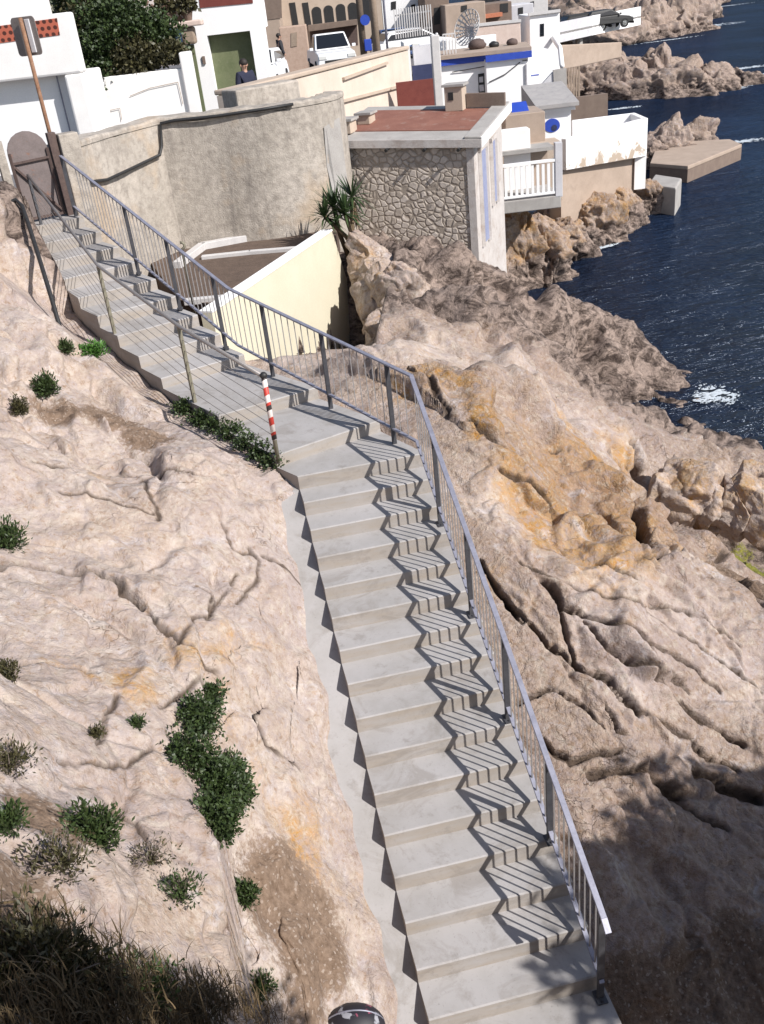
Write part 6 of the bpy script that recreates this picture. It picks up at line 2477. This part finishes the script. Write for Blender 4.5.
for k in range(60):
    hd = heads[1] + np.array([.04, 0, -.10 - .35 * g.random()])
    a = g.uniform(0, 2 * PI)
    d = np.array([math.cos(a) * .35, math.sin(a) * .35, -1])
    s_ = np.array([-math.sin(a), math.cos(a), 0]) * .018
    p1 = hd + d * .2
    V_ += [hd + s_, hd - s_, p1 + s_ * .3, p1 - s_ * .3]
    F_ += [(o, o + 1, o + 3, o + 2)]
    o += 4
npmesh('dead_leaves', V_, F_, 'yucca_dead', root)

# bushes and a pine beside the viewpoint, outside the right edge, that shade the foot of the slope
for i, (x, y, z, r, n, sz, lab) in enumerate(((1.25, .30, -.55, (.42, .34, .42), 2600, .06, 'leafy bush right beside the viewpoint outside the picture'), (2.1, .40, -1.05, (.55, .36, .40), 3200, .07, 'second leafy bush outside the right edge, next to the viewpoint'),
                                 (3.2, .40, -1.55, (.75, .5, .42), 3800, .08, 'third leafy bush outside the right edge above the gravel'))):
    zg = float(ground0([x], [y])[0])
    root = thing('leafy_bush', (x, y, zg), lab, 'bush')
    V_, F_ = leaf_cloud((x, y, z), r, n, sz, seed=700 + i, shell=.1)
    npmesh('foliage', V_, F_, 'leaf_dark', root)
    mb = MB()
    for k in range(4):
        mb.tube([(x + .1 * (k - 1.5), y, zg - .2), (x + .18 * (k - 1.5), y + .03 * k, (zg + z) / 2), (x + r[0] * .5 * (k - 1.5) / 1.5, y, z + .1)], [.03, .025, .01], 5)
    mb.build('stems', 'bark', root)
for (x, y, z, r, n, lab) in ((9.3, 1.55, -2.35, (3.0, 1.8, 1.5), 30000, 'dense pine tree outside the right edge that shades the foot of the stair'), ):
    root = thing('pine_tree', (x, y, -5.2), lab, 'tree')
    mb = MB()
    mb.tube([(x, y, -5.6), (x + .2, y + .1, -4), (x, y, z)], [.22, .17, .08], 10)
    mb.tube([(x + .1, y, -4.2), (x - 1.4, y + .3, z + .2)], [.1, .04], 6)
    mb.tube([(x + .1, y, -4.0), (x + 1.4, y - .3, z + .3)], [.1, .04], 6)
    mb.build('trunk', 'bark', root, smooth=True)
    Vs = []
    for dx, dy, dz, f in ((0, 0, 0, .8), (-1.5, .2, -.1, .6), (1.9, -.3, 0, .6), (-.3, .5, -.3, .6)):
        v_, f_ = leaf_cloud((x + dx, y + dy, z + dz), tuple(q * f for q in r), int(n * f), .15, seed=int(500 + dx * 10), shell=.05, cut=-.6)
        Vs.append(v_)
    Vs = np.concatenate(Vs)
    npmesh('crown', Vs, np.arange(len(Vs)).reshape(-1, 4), 'leaf_dark', root)

# dark patterned bag at the lower edge
bp = hit(354, 1016)
bag = thing('backpack', bp, 'black patterned backpack with pink and white marks at the bottom edge', 'backpack')
t = NT('patterned_cloth')
n1 = t.noise(9, 3, .5)
n2 = t.noise(14, 3, .5, vec=t.scale((1, 1, 1), loc=(5, 2, 1)))
cc = t.mix(t.fr(n1, .60, .64), (.016, .014, .020), (.30, .30, .33))
cc = t.mix(t.fr(n2, .64, .68), cc, (.32, .07, .12))
M['patterned'] = t.out(cc, .6)
mb = MB()
bp = bp + np.array([.0, -.08, -.07])
mb.blob(bp + np.array([0, -.05, .10]), (.255, .18, .20), 24, 14)
mb.build('bag_body', 'patterned', bag, smooth=True)
mb = MB()
ring = [bp + np.array([.245 * math.cos(a), -.05 + .02, .10 + .203 * math.sin(a)]) for a in np.linspace(.1, PI - .1, 16)]
mb.tube([tuple(p) for p in ring], .007, 6)
mb.build('piping', 'steel', bag, smooth=True)
mb = MB()
mb.blob(bp + np.array([-.29, -.02, .12]), (.075, .07, .075), 14, 10)
mb.build('side_pouch', 'black', bag, smooth=True)
